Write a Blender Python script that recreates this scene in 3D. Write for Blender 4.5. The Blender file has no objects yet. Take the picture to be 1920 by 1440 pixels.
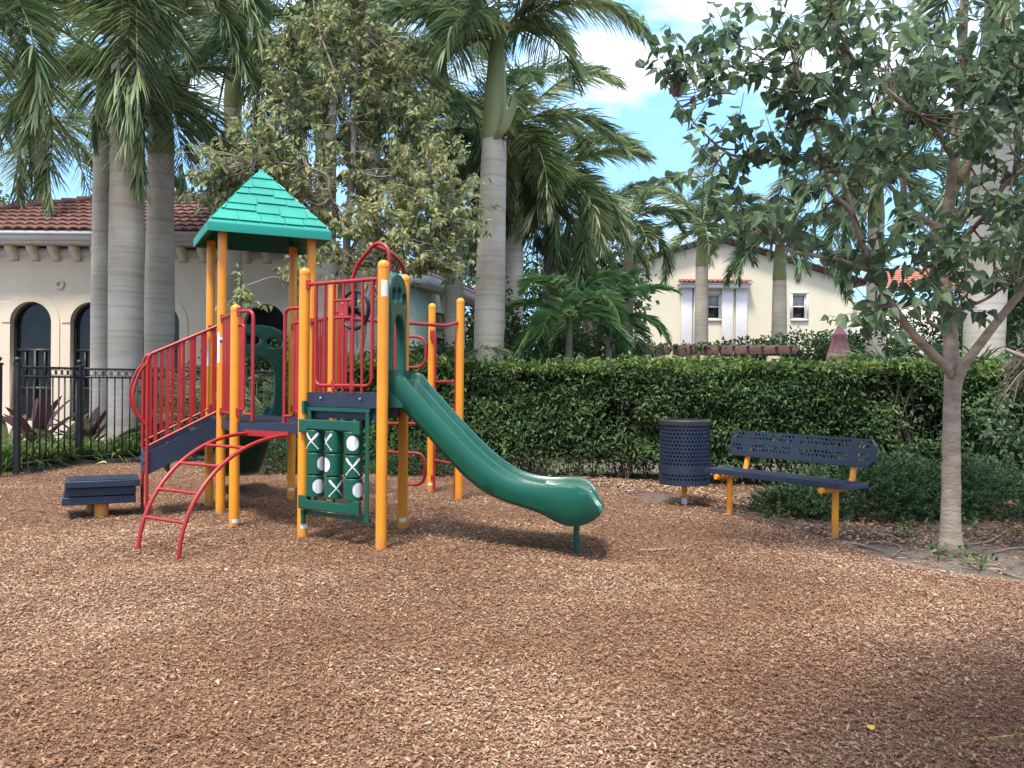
import bpy, math, random
import numpy as np
from mathutils import Vector, Matrix

# ------------------------------------------------------------ camera, sky, sun, exposure
SC = bpy.context.scene
COL = SC.collection
CAM_H, ROLL = 1.32, 0.009
cam = bpy.data.cameras.new("camera")
cam.sensor_width = 36.0
cam.lens = 30.0
cam.clip_end = 3000.0
co = bpy.data.objects.new("camera", cam)
COL.objects.link(co)
co.location = (0, 0, CAM_H)
co.rotation_euler = (math.radians(90), -ROLL, 0)
SC.camera = co

SUN_EL, SUN_AZ = math.radians(64), math.radians(205)      # azimuth from +Y towards +X
W = bpy.data.worlds.new("World")
SC.world = W
W.use_nodes = True
nt = W.node_tree
nt.nodes.clear()
def wn(t, **k):
    n = nt.nodes.new(t)
    for a, v in k.items():
        setattr(n, a, v)
    return n
out = wn('ShaderNodeOutputWorld')
bg = wn('ShaderNodeBackground')
bg.inputs[1].default_value = 0.15
sky = wn('ShaderNodeTexSky', sky_type='NISHITA', sun_disc=False, sun_elevation=SUN_EL, sun_rotation=SUN_AZ,
         air_density=1.0, dust_density=1.2, ozone_density=1.0)
tc = wn('ShaderNodeTexCoord')
sep = wn('ShaderNodeSeparateXYZ')
nt.links.new(tc.outputs['Generated'], sep.inputs[0])
addz = wn('ShaderNodeMath', operation='ADD'); addz.inputs[1].default_value = 0.22
nt.links.new(sep.outputs[2], addz.inputs[0])
dv = wn('ShaderNodeVectorMath', operation='DIVIDE')
cz = wn('ShaderNodeCombineXYZ')
for i in range(3):
    nt.links.new(addz.outputs[0], cz.inputs[i])
nt.links.new(tc.outputs['Generated'], dv.inputs[0])
nt.links.new(cz.outputs[0], dv.inputs[1])
mp = wn('ShaderNodeMapping')
mp.inputs['Location'].default_value = (3.1, 0.4, 0.0)
mp.inputs['Scale'].default_value = (1.0, 1.5, 1.0)
nt.links.new(dv.outputs[0], mp.inputs[0])
nz = wn('ShaderNodeTexNoise')
nz.inputs['Scale'].default_value = 1.6
nz.inputs['Detail'].default_value = 7.0
nz.inputs['Roughness'].default_value = 0.55
nt.links.new(mp.outputs[0], nz.inputs['Vector'])
bias = wn('ShaderNodeMapRange')                              # the cloud bank thickens with height
bias.inputs[1].default_value = 0.24; bias.inputs[2].default_value = 0.44
bias.inputs[3].default_value = -0.09; bias.inputs[4].default_value = 0.14
nt.links.new(sep.outputs[2], bias.inputs[0])
addn = wn('ShaderNodeMath', operation='ADD')
nt.links.new(nz.outputs[0], addn.inputs[0]); nt.links.new(bias.outputs[0], addn.inputs[1])
cr = wn('ShaderNodeValToRGB')
cr.color_ramp.elements[0].position = 0.50; cr.color_ramp.elements[0].color = (0, 0, 0, 1)
cr.color_ramp.elements[1].position = 0.68; cr.color_ramp.elements[1].color = (1, 1, 1, 1)
nt.links.new(addn.outputs[0], cr.inputs[0])
mx = wn('ShaderNodeMixRGB')
mx.inputs[2].default_value = (5.3, 5.5, 6.0, 1)
sat = wn('ShaderNodeMixRGB', blend_type='MIX'); sat.inputs[0].default_value = 0.75
sat.inputs[2].default_value = (1.05, 2.35, 4.3, 1)
nt.links.new(sky.outputs[0], sat.inputs[1])
nt.links.new(cr.outputs[0], mx.inputs[0]); nt.links.new(sat.outputs[0], mx.inputs[1])
nt.links.new(mx.outputs[0], bg.inputs[0]); nt.links.new(bg.outputs[0], out.inputs[0])

sl = bpy.data.lights.new("sun", 'SUN')
sl.energy = 2.3
sl.angle = math.radians(11)
sl.color = (1.0, 0.95, 0.87)
so = bpy.data.objects.new("sun", sl)
COL.objects.link(so)
sdir = Vector((math.sin(SUN_AZ) * math.cos(SUN_EL), math.cos(SUN_AZ) * math.cos(SUN_EL), math.sin(SUN_EL)))
so.rotation_euler = sdir.to_track_quat('Z', 'Y').to_euler()
so.location = sdir * 60

vs = SC.view_settings
vs.view_transform = 'Standard'
vs.look = 'None'
vs.gamma = 1.0
vs.exposure = 1.42
SC.cycles.max_bounces = 8
SC.cycles.transparent_max_bounces = 8
SC.cycles.caustics_reflective = False
SC.cycles.caustics_refractive = False

# ------------------------------------------------------------ helpers
RNG = np.random.default_rng(7)
random.seed(7)
A3 = lambda *v: np.array(v, dtype=float)

def at(px, py, d):
    """point of the place seen at photograph pixel (px,py) and distance d along +Y"""
    u, v = px - 960.0, py - 720.0
    return A3((u + v * ROLL) / 1600 * d, d, CAM_H - (v - u * ROLL) / 1600 * d)

def norm(v):
    v = np.asarray(v, float)
    return v / np.maximum(np.linalg.norm(v, axis=-1, keepdims=True), 1e-9)

def origin_of(o):
    p = np.zeros(3)
    while o is not None:
        p = p + np.array(o.location)
        o = o.parent
    return p

class MB:
    """collects faces; build() links them as ONE mesh object"""
    def __init__(s):
        s.v, s.f, s.n, s.mi = [], [], 0, 0
    def add(s, V, F, mi=None):
        V = np.asarray(V, float).reshape(-1, 3)
        m = s.mi if mi is None else mi
        if isinstance(F, np.ndarray) or (len(F) and not isinstance(F[0], np.ndarray) and all(len(f) == len(F[0]) for f in F)):
            s.f.append((np.asarray(F, int) + s.n, m))
        else:
            for f in F:
                f = np.asarray(f, int)
                s.f.append(((f if f.ndim == 2 else f[None]) + s.n, m))
        s.v.append(V)
        s.n += len(V)
        return s
    def box(s, c, size, ax=None, mi=None):
        """box centre c, full size, ax = 3 axis vectors"""
        c = np.asarray(c, float); h = np.asarray(size, float) / 2
        ax = np.eye(3) if ax is None else np.asarray(ax, float)
        q = np.array([[x, y, z] for x in (-1, 1) for y in (-1, 1) for z in (-1, 1)], float) * h
        return s.add(c + q @ ax, np.array([[0, 1, 3, 2], [4, 6, 7, 5], [0, 4, 5, 1], [2, 3, 7, 6], [0, 2, 6, 4], [1, 5, 7, 3]]), mi)
    def bar(s, p, q, w, h, up=(0, 0, 1), mi=None):
        """rectangular bar p->q, w across, h along up"""
        p, q = np.asarray(p, float), np.asarray(q, float)
        d = q - p; L = np.linalg.norm(d); d = d / L
        up = np.asarray(up, float)
        x = np.cross(up, d)
        if np.linalg.norm(x) < 1e-6: x = np.cross(A3(1, 0, 0), d)
        x = norm(x); z = np.cross(d, x)
        return s.box((p + q) / 2, (L, w, h), (d, x, z), mi)
    def tube(s, pts, r, n=10, caps=True, mi=None):
        P = np.asarray(pts, float); k = len(P)
        R = np.full(k, r) if np.isscalar(r) else np.asarray(r, float)
        T = np.empty_like(P); T[1:-1] = P[2:] - P[:-2]; T[0] = P[1] - P[0]; T[-1] = P[-1] - P[-2]
        T = norm(T)
        ref = A3(0, 0, 1) if abs(T[0][2]) < 0.9 else A3(1, 0, 0)
        X = norm(np.cross(ref, T[0])); V = []
        a = np.linspace(0, 2 * np.pi, n, endpoint=False)
        for i in range(k):
            X = X - T[i] * np.dot(X, T[i]); X = norm(X); Y = np.cross(T[i], X)
            V.append(P[i] + R[i] * (np.cos(a)[:, None] * X + np.sin(a)[:, None] * Y))
        V = np.concatenate(V)
        i, j = np.meshgrid(np.arange(k - 1), np.arange(n), indexing='ij'); jn = (j + 1) % n
        Q = np.stack([i * n + j, i * n + jn, (i + 1) * n + jn, (i + 1) * n + j], -1).reshape(-1, 4)
        F = [Q]
        if caps: F += [np.arange(n)[::-1], np.arange(n) + (k - 1) * n]
        return s.add(V, F, mi)
    def lathe(s, prof, c=(0, 0, 0), n=20, mi=None, path=None):
        """prof = [(r,z)]; path(z)->xy offset"""
        c = np.asarray(c, float); a = np.linspace(0, 2 * np.pi, n, endpoint=False)
        V = []
        for r, z in prof:
            o = np.zeros(2) if path is None else path(z)
            V.append(np.stack([r * np.cos(a) + o[0], r * np.sin(a) + o[1], np.full(n, z)], -1))
        V = np.concatenate(V) + c; k = len(prof)
        i, j = np.meshgrid(np.arange(k - 1), np.arange(n), indexing='ij'); jn = (j + 1) % n
        return s.add(V, np.stack([i * n + j, i * n + jn, (i + 1) * n + jn, (i + 1) * n + j], -1).reshape(-1, 4), mi)
    def loft(s, rows, closed=True, caps=True, mi=None):
        rows = np.asarray(rows, float); k, n, _ = rows.shape
        m = n if closed else n - 1
        i, j = np.meshgrid(np.arange(k - 1), np.arange(m), indexing='ij'); jn = (j + 1) % n
        F = [np.stack([i * n + j, i * n + jn, (i + 1) * n + jn, (i + 1) * n + j], -1).reshape(-1, 4)]
        if caps and closed: F += [np.arange(n)[::-1], np.arange(n) + (k - 1) * n]
        return s.add(rows.reshape(-1, 3), F, mi)
    def prism(s, poly, z0, z1, mi=None):
        poly = np.asarray(poly, float); n = len(poly)
        V = np.concatenate([np.c_[poly, np.full(n, z0)], np.c_[poly, np.full(n, z1)]])
        F = [np.arange(n)[::-1], np.arange(n) + n] + [np.array([i, (i + 1) % n, (i + 1) % n + n, i + n]) for i in range(n)]
        return s.add(V, F, mi)
    def plate(s, outline, holes, depth, o, ax, bevel=0.0, mi=None):
        """flat plate with holes, drawn in (x,y), thickness depth, placed at o with axes ax (x,y,normal)"""
        cu = bpy.data.curves.new("tmp", 'CURVE'); cu.dimensions = '2D'; cu.fill_mode = 'BOTH'
        cu.extrude = depth / 2 - bevel; cu.bevel_depth = bevel; cu.bevel_resolution = 1; cu.offset = -bevel
        for P in [outline] + list(holes):
            sp = cu.splines.new('POLY'); sp.points.add(len(P) - 1); sp.use_cyclic_u = True
            for q, p in zip(sp.points, P): q.co = (p[0], p[1], 0, 1)
        ob = bpy.data.objects.new("tmp", cu); COL.objects.link(ob)
        me = bpy.data.meshes.new_from_object(ob.evaluated_get(bpy.context.evaluated_depsgraph_get()))
        V = np.empty(len(me.vertices) * 3); me.vertices.foreach_get('co', V); V = V.reshape(-1, 3)
        F = [np.array(p.vertices[:]) for p in me.polygons]
        bpy.data.objects.remove(ob); bpy.data.curves.remove(cu); bpy.data.meshes.remove(me)
        ax = np.asarray(ax, float)
        return s.add(np.asarray(o, float) + V @ ax, F, mi)
    def build(s, name, mats, parent=None, smooth=True, angle=40, bevel=0, local=False, loc=None):
        V = np.concatenate(s.v)
        if parent is not None and not local: V = V - origin_of(parent)
        if loc is not None: V = V - np.asarray(loc, float)
        me = bpy.data.meshes.new(name)
        cnt = np.concatenate([np.full(len(f), f.shape[1]) for f, m in s.f])
        mi = np.concatenate([np.full(len(f), m) for f, m in s.f])
        idx = np.concatenate([f.ravel() for f, m in s.f])
        me.vertices.add(len(V)); me.vertices.foreach_set('co', V.astype(np.float32).ravel())
        me.loops.add(len(idx)); me.loops.foreach_set('vertex_index', idx.astype(np.int32))
        me.polygons.add(len(cnt))
        st = np.zeros(len(cnt), np.int32); st[1:] = np.cumsum(cnt)[:-1]
        me.polygons.foreach_set('loop_start', st)
        me.polygons.foreach_set('loop_total', cnt.astype(np.int32))
        me.polygons.foreach_set('material_index', mi.astype(np.int32))
        me.update(calc_edges=True)
        if smooth:
            me.polygons.foreach_set('use_smooth', np.ones(len(cnt), bool))
            if angle < 180: me.set_sharp_from_angle(angle=math.radians(angle))
        for m in (mats if isinstance(mats, (list, tuple)) else [mats]): me.materials.append(m)
        o = bpy.data.objects.new(name, me); COL.objects.link(o)
        if parent is not None: o.parent = parent
        if loc is not None: o.location = loc
        if bevel:
            b = o.modifiers.new("bevel", 'BEVEL'); b.width = bevel; b.segments = 2; b.limit_method = 'ANGLE'
            b.angle_limit = math.radians(50)
        return o

def tag(o, label=None, cat=None, group=None, kind=None):
    for k, v in (('label', label), ('category', cat), ('group', group), ('kind', kind)):
        if v: o[k] = v
    return o

def thing(name, label, cat, loc=(0, 0, 0), rz=0.0, group=None):
    o = bpy.data.objects.new(name, None); COL.objects.link(o)
    o.empty_display_size = 0.2
    o.location = tuple(float(x) for x in loc); o.rotation_euler = (0, 0, rz)
    return tag(o, label, cat, group)

def smooth_path(P, k=6):
    """Catmull-Rom through the points"""
    P = np.asarray(P, float)
    E = np.vstack([2 * P[0] - P[1], P, 2 * P[-1] - P[-2]]); out_ = []
    for i in range(1, len(E) - 2):
        for t in np.linspace(0, 1, k, endpoint=False):
            a, b, c, d = E[i - 1], E[i], E[i + 1], E[i + 2]
            out_.append(0.5 * ((2 * b) + (-a + c) * t + (2 * a - 5 * b + 4 * c - d) * t * t + (-a + 3 * b - 3 * c + d) * t ** 3))
    out_.append(E[-2])
    return np.array(out_)

def bend_path(P, r=0.06, k=5):
    """polyline with rounded corners"""
    P = [np.asarray(p, float) for p in P]; out_ = [P[0]]
    for a, b, c in zip(P, P[1:], P[2:]):
        u, w = a - b, c - b
        q = min(r, np.linalg.norm(u) * 0.49, np.linalg.norm(w) * 0.49)
        p0, p1 = b + norm(u) * q, b + norm(w) * q
        for t in np.linspace(0, 1, k): out_.append((1 - t) ** 2 * p0 + 2 * t * (1 - t) * b + t * t * p1)
    out_.append(P[-1])
    return np.array(out_)

# ------------------------------------------------------------ materials
def mat(name, c1, c2=None, scale=6.0, rough=0.5, bump=0.0, bscale=40.0, metal=0.0, spec=0.5, detail=4.0, stretch=None, lo=0.35, hi=0.65):
    m = bpy.data.materials.new(name); m.use_nodes = True
    t = m.node_tree; b = t.nodes['Principled BSDF']
    b.inputs['Roughness'].default_value = rough; b.inputs['Metallic'].default_value = metal
    b.inputs['Specular IOR Level'].default_value = spec
    tcn = t.nodes.new('ShaderNodeTexCoord'); vec = tcn.outputs['Object']
    if stretch:
        mpn = t.nodes.new('ShaderNodeMapping'); mpn.inputs['Scale'].default_value = stretch
        t.links.new(vec, mpn.inputs[0]); vec = mpn.outputs[0]
    if c2 is None: c2 = tuple(x * 0.82 for x in c1)
    n = t.nodes.new('ShaderNodeTexNoise'); n.inputs['Scale'].default_value = scale; n.inputs['Detail'].default_value = detail
    t.links.new(vec, n.inputs['Vector'])
    r = t.nodes.new('ShaderNodeValToRGB')
    r.color_ramp.elements[0].position = lo; r.color_ramp.elements[0].color = (*c2, 1)
    r.color_ramp.elements[1].position = hi; r.color_ramp.elements[1].color = (*c1, 1)
    t.links.new(n.outputs[0], r.inputs[0]); t.links.new(r.outputs[0], b.inputs['Base Color'])
    if rough < .75:                                           # worn and polished places
        rn = t.nodes.new('ShaderNodeTexNoise'); rn.inputs['Scale'].default_value = 9; rn.inputs['Detail'].default_value = 7; t.links.new(vec, rn.inputs['Vector'])
        rm = t.nodes.new('ShaderNodeMapRange'); rm.inputs[1].default_value = .35; rm.inputs[2].default_value = .65; rm.inputs[3].default_value = max(.04, rough - .04); rm.inputs[4].default_value = rough + .07
        t.links.new(rn.outputs[0], rm.inputs[0]); t.links.new(rm.outputs[0], b.inputs['Roughness'])
    if bump:
        n2 = t.nodes.new('ShaderNodeTexNoise'); n2.inputs['Scale'].default_value = bscale; n2.inputs['Detail'].default_value = 5
        t.links.new(vec, n2.inputs['Vector'])
        bp = t.nodes.new('ShaderNodeBump'); bp.inputs['Strength'].default_value = bump; bp.inputs['Distance'].default_value = 0.02
        t.links.new(n2.outputs[0], bp.inputs['Height']); t.links.new(bp.outputs[0], b.inputs['Normal'])
    return m

def leafmat(name, cols, trans=0.3, rough=0.5, spec=0.35, noise=1.2, amp=1.3):
    """cols = colour stops over the leaves; every leaf (mesh island) takes its own tone, drifting in patches"""
    m = bpy.data.materials.new(name); m.use_nodes = True
    t = m.node_tree; b = t.nodes['Principled BSDF']
    b.inputs['Roughness'].default_value = rough; b.inputs['Specular IOR Level'].default_value = spec
    g = t.nodes.new('ShaderNodeNewGeometry'); tcn = t.nodes.new('ShaderNodeTexCoord')
    n = t.nodes.new('ShaderNodeTexNoise'); n.inputs['Scale'].default_value = noise; n.inputs['Detail'].default_value = 2
    t.links.new(tcn.outputs['Object'], n.inputs['Vector'])
    a = t.nodes.new('ShaderNodeMath'); a.operation = 'MULTIPLY_ADD'; a.inputs[1].default_value = amp; a.inputs[2].default_value = -amp / 2
    t.links.new(n.outputs[0], a.inputs[0])
    a2 = t.nodes.new('ShaderNodeMath'); a2.operation = 'ADD'; a2.use_clamp = True
    t.links.new(g.outputs['Random Per Island'], a2.inputs[0]); t.links.new(a.outputs[0], a2.inputs[1])
    r = t.nodes.new('ShaderNodeValToRGB')
    while len(r.color_ramp.elements) < len(cols): r.color_ramp.elements.new(0.5)
    for i, c in enumerate(cols):
        r.color_ramp.elements[i].position = i / (len(cols) - 1); r.color_ramp.elements[i].color = (*c, 1)
    t.links.new(a2.outputs[0], r.inputs[0]); t.links.new(r.outputs[0], b.inputs['Base Color'])
    if trans:
        tr = t.nodes.new('ShaderNodeBsdfTranslucent'); mxn = t.nodes.new('ShaderNodeMixShader'); mxn.inputs[0].default_value = trans
        hs = t.nodes.new('ShaderNodeHueSaturation'); hs.inputs['Value'].default_value = 1.5; hs.inputs['Saturation'].default_value = 1.1
        t.links.new(r.outputs[0], hs.inputs['Color']); t.links.new(hs.outputs[0], tr.inputs['Color'])
        t.links.new(b.outputs[0], mxn.inputs[1]); t.links.new(tr.outputs[0], mxn.inputs[2])
        t.links.new(mxn.outputs[0], t.nodes['Material Output'].inputs[0])
    return m

def trunkmat(name, c1, c2, ring=26.0, strength=0.23):
    """grey palm bark: leaf-scar rings round the trunk, blotches of lichen"""
    m = mat(name, c1, c2, scale=2.2, rough=0.85, spec=0.2, bump=0.25, bscale=30, detail=6)
    t = m.node_tree; b = t.nodes['Principled BSDF']
    src = b.inputs['Base Color'].links[0].from_socket
    tcn = t.nodes.new('ShaderNodeTexCoord')
    mpn = t.nodes.new('ShaderNodeMapping'); mpn.inputs['Scale'].default_value = (.55, .55, ring / 2.2)
    t.links.new(tcn.outputs['Object'], mpn.inputs[0])
    w = t.nodes.new('ShaderNodeTexNoise'); w.inputs['Scale'].default_value = 1.0; w.inputs['Detail'].default_value = 3.5; w.inputs['Roughness'].default_value = .6
    t.links.new(mpn.outputs[0], w.inputs['Vector'])
    r = t.nodes.new('ShaderNodeValToRGB')
    r.color_ramp.elements[0].position = 0.33; r.color_ramp.elements[0].color = (1 - strength, 1 - strength, 1 - strength, 1)
    r.color_ramp.elements[1].position = 0.52; r.color_ramp.elements[1].color = (1, 1, 1, 1)
    t.links.new(w.outputs[0], r.inputs[0])
    n = t.nodes.new('ShaderNodeTexNoise'); n.inputs['Scale'].default_value = 1.1; n.inputs['Detail'].default_value = 5
    t.links.new(tcn.outputs['Object'], n.inputs['Vector'])
    r2 = t.nodes.new('ShaderNodeValToRGB')
    r2.color_ramp.elements[0].position = 0.40; r2.color_ramp.elements[0].color = (1, 1, 1, 1)
    r2.color_ramp.elements[1].position = 0.72; r2.color_ramp.elements[1].color = (0.76, 0.75, 0.58, 1)
    t.links.new(n.outputs[0], r2.inputs[0])
    m1 = t.nodes.new('ShaderNodeMixRGB'); m1.blend_type = 'MULTIPLY'; m1.inputs[0].default_value = 1
    m2 = t.nodes.new('ShaderNodeMixRGB'); m2.blend_type = 'MULTIPLY'; m2.inputs[0].default_value = 1
    t.links.new(src, m1.inputs[1]); t.links.new(r.outputs[0], m1.inputs[2])
    t.links.new(m1.outputs[0], m2.inputs[1]); t.links.new(r2.outputs[0], m2.inputs[2])
    t.links.new(m2.outputs[0], b.inputs['Base Color'])
    return m

M = {}
M['yellow'] = mat('yellow_powder_coat', (0.80, 0.30, 0.018), (0.70, 0.25, 0.014), 2.2, 0.38, bump=0.03, bscale=250)
def grime(m, col, z0, z1, amt=.8):
    """mud splashed up from the ground, ragged at its top edge"""
    t = m.node_tree; b = t.nodes['Principled BSDF']; src = b.inputs['Base Color'].links[0].from_socket
    tcn = t.nodes.new('ShaderNodeTexCoord'); sp = t.nodes.new('ShaderNodeSeparateXYZ'); t.links.new(tcn.outputs['Object'], sp.inputs[0])
    n = t.nodes.new('ShaderNodeTexNoise'); n.inputs['Scale'].default_value = 28; n.inputs['Detail'].default_value = 8; t.links.new(tcn.outputs['Object'], n.inputs['Vector'])
    a = t.nodes.new('ShaderNodeMath'); a.operation = 'MULTIPLY_ADD'; a.inputs[1].default_value = (z1 - z0) * 2.2; t.links.new(n.outputs[0], a.inputs[0]); t.links.new(sp.outputs[2], a.inputs[2])
    r = t.nodes.new('ShaderNodeMapRange'); r.inputs[1].default_value = z0 + (z1 - z0) * 1.1; r.inputs[2].default_value = z1 + (z1 - z0) * 1.1; r.inputs[3].default_value = amt; r.inputs[4].default_value = 0
    t.links.new(a.outputs[0], r.inputs[0])
    mxn = t.nodes.new('ShaderNodeMixRGB'); mxn.inputs[2].default_value = (*col, 1); t.links.new(r.outputs[0], mxn.inputs[0]); t.links.new(src, mxn.inputs[1]); t.links.new(mxn.outputs[0], b.inputs['Base Color'])
grime(M['yellow'], (.30, .17, .09), .0, .14, .55)
M['red'] = mat('red_pvc_coat', (0.36, 0.018, 0.015), (0.31, 0.014, 0.012), 4, 0.36, bump=0.04, bscale=200)
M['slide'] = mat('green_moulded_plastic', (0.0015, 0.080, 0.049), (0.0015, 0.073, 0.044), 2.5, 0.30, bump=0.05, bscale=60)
M['roofgreen'] = mat('turquoise_roof_plastic', (0.010, 0.29, 0.215), (0.007, 0.235, 0.175), 3, 0.42, bump=0.05, bscale=60)
M['game'] = mat('green_game_plastic', (0.003, 0.082, 0.050), (0.003, 0.072, 0.044), 4, 0.38)
M['white'] = mat('white_print', (0.72, 0.72, 0.74), (0.66, 0.66, 0.69), 20, 0.5)
M['seam'] = mat('grey_seam_print', (0.35, 0.35, 0.38), None, 20, 0.5)
M['blueprint'] = mat('blue_print', (0.05, 0.06, 0.30), None, 20, 0.5)
M['redprint'] = mat('red_print', (0.45, 0.03, 0.05), None, 20, 0.5)
M['navy'] = mat('navy_pvc_coat', (0.016, 0.026, 0.052), (0.012, 0.020, 0.041), 5, 0.45, bump=0.15, bscale=180)
M['black'] = mat('black_plastic', (0.012, 0.012, 0.014), None, 8, 0.4)
M['steel'] = mat('steel_bolt', (0.55, 0.55, 0.55), None, 30, 0.3, metal=1.0)
M['iron'] = mat('black_painted_iron', (0.03, 0.028, 0.028), (0.022, 0.02, 0.02), 20, 0.5, bump=0.1, bscale=90)
M['concrete'] = mat('pale_concrete', (0.45, 0.43, 0.40), (0.36, 0.34, 0.31), 12, 0.9, bump=0.2)
# ------------------------------------------------------------ ground
def vnoise(x, y, f, seed):
    """smooth value noise"""
    r = np.random.default_rng(seed); T = r.random((128, 128))
    X, Y = x * f + 57.3, y * f + 41.7
    i, j = np.floor(X).astype(int), np.floor(Y).astype(int); a, b = X - i, Y - j
    a, b = a * a * (3 - 2 * a), b * b * (3 - 2 * b)
    g = lambda p, q: T[p % 128, q % 128]
    return (g(i, j) * (1 - a) + g(i + 1, j) * a) * (1 - b) + (g(i, j + 1) * (1 - a) + g(i + 1, j + 1) * a) * b

EDGE = np.array([(-30, 13.5), (-7.3, 12.4), (-6.6, 13.4), (-6.0, 13.9), (-5, 14.1), (-3.5, 12.6), (-1, 12.2), (0.9, 11.6), (1.25, 11.0),
                 (1.5, 9.75), (2.0, 9.45), (2.6, 8.7), (2.85, 7.5), (2.95, 6.75), (3.2, 6.3), (3.7, 6.08), (5.5, 5.8), (30, 5.0)])
def edge_y(x):
    return np.interp(x, EDGE[:, 0], EDGE[:, 1])
def ground_z(x, y):
    z = (vnoise(x, y, 0.55, 1) - 0.5) * 0.07 + (vnoise(x, y, 1.7, 2) - 0.5) * 0.035 + (vnoise(x, y, 5.0, 3) - 0.5) * 0.014
    for cx, cy, r, h in ((.85, 6.7, .38, .085), (-2.65, 6.35, .4, .04), (-1.1, 8.25, .35, .04), (-4.3, 7.9, .4, .035), (2.2, 8.0, .5, .03)):
        z = z - h * np.exp(-((x - cx) ** 2 + (y - cy) ** 2) / r ** 2)      # hollows scuffed by feet
    return z

gm = mat('garden_soil', (0.19, 0.155, 0.13), (0.085, 0.066, 0.055), 1.6, 0.95, bump=0.6, bscale=14, spec=0.1, detail=8)
g = MB()
g.add([(-900, -200, -0.09), (900, -200, -0.09), (900, 1500, -0.09), (-900, 1500, -0.09)], np.array([[0, 1, 2, 3]]))
tag(g.build('ground', gm, smooth=False), kind='structure')

def sheet(x0, x1, y0, y1, step, zf, keep):
    xs, ys = np.arange(x0, x1 + step / 2, step), np.arange(y0, y1 + step / 2, step)
    X, Y = np.meshgrid(xs, ys, indexing='ij'); Z = zf(X, Y); n = len(ys)
    i, j = np.meshgrid(np.arange(len(xs) - 1), np.arange(len(ys) - 1), indexing='ij')
    F = np.stack([i * n + j, (i + 1) * n + j, (i + 1) * n + j + 1, i * n + j + 1], -1)
    k = keep(X[:-1, :-1] + step / 2, Y[:-1, :-1] + step / 2)
    F = F[k]
    used = np.unique(F); rm = np.full(X.size, -1); rm[used] = np.arange(len(used))
    V = np.stack([X.ravel(), Y.ravel(), Z.ravel()], -1)[used]
    return V, rm[F]

# bare sandy soil under the tree, beside the bench and along the hedge
def soilmat():
    m = mat('sandy_soil', (0.125, 0.092, 0.07), (0.06, 0.040, 0.030), 1.5, 0.95, bump=0.7, bscale=22, spec=0.1, detail=10, lo=0.38, hi=0.60)
    t = m.node_tree; b = t.nodes['Principled BSDF']; src = b.inputs['Base Color'].links[0].from_socket
    tcn = t.nodes.new('ShaderNodeTexCoord'); ds = t.nodes.new('ShaderNodeVectorMath'); ds.operation = 'DISTANCE'; ds.inputs[1].default_value = (3.6, 6.5, 0)
    nn = t.nodes.new('ShaderNodeTexNoise'); nn.inputs['Scale'].default_value = 2.2; nn.inputs['Detail'].default_value = 8
    t.links.new(tcn.outputs['Object'], ds.inputs[0]); t.links.new(tcn.outputs['Object'], nn.inputs['Vector'])
    ad = t.nodes.new('ShaderNodeMath'); ad.operation = 'MULTIPLY_ADD'; ad.inputs[1].default_value = 2.6; t.links.new(nn.outputs[0], ad.inputs[0]); t.links.new(ds.outputs['Value'], ad.inputs[2])
    mr = t.nodes.new('ShaderNodeMapRange'); mr.inputs[1].default_value = 1.6; mr.inputs[2].default_value = 2.4; mr.inputs[3].default_value = 1; mr.inputs[4].default_value = 0
    t.links.new(ad.outputs[0], mr.inputs[0])
    mxs = t.nodes.new('ShaderNodeMixRGB'); mxs.inputs[2].default_value = (.16, .130, .105, 1)
    t.links.new(mr.outputs[0], mxs.inputs[0]); t.links.new(src, mxs.inputs[1]); t.links.new(mxs.outputs[0], b.inputs['Base Color'])
    return m
V, F = sheet(0.6, 13.0, 4.2, 12.6, 0.07, lambda x, y: ground_z(x, y) * 0.8 - 0.012 + (vnoise(x, y, 9, 8) - .5) * .02, lambda x, y: y > edge_y(x) - 0.35)
s_ = MB(); s_.add(V, F)
tag(s_.build('soil', soilmat(), angle=180), kind='structure')

# mulch
mm = mat('mulch_bed', (0.20, 0.116, 0.074), (0.115, 0.065, 0.042), 38, 0.95, bump=1.0, bscale=60, spec=0.1, detail=6)
def mulch_z(x, y):
    d = np.clip((edge_y(x) - y) / 0.25, 0, 1)
    return ground_z(x, y) - 0.045 * (1 - d)
V, F = sheet(-13, 13, -1.5, 14.4, 0.075, mulch_z, lambda x, y: y < edge_y(x))
s_ = MB(); s_.add(V, F)
tag(s_.build('mulch', mm, angle=180), kind='structure')

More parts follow.
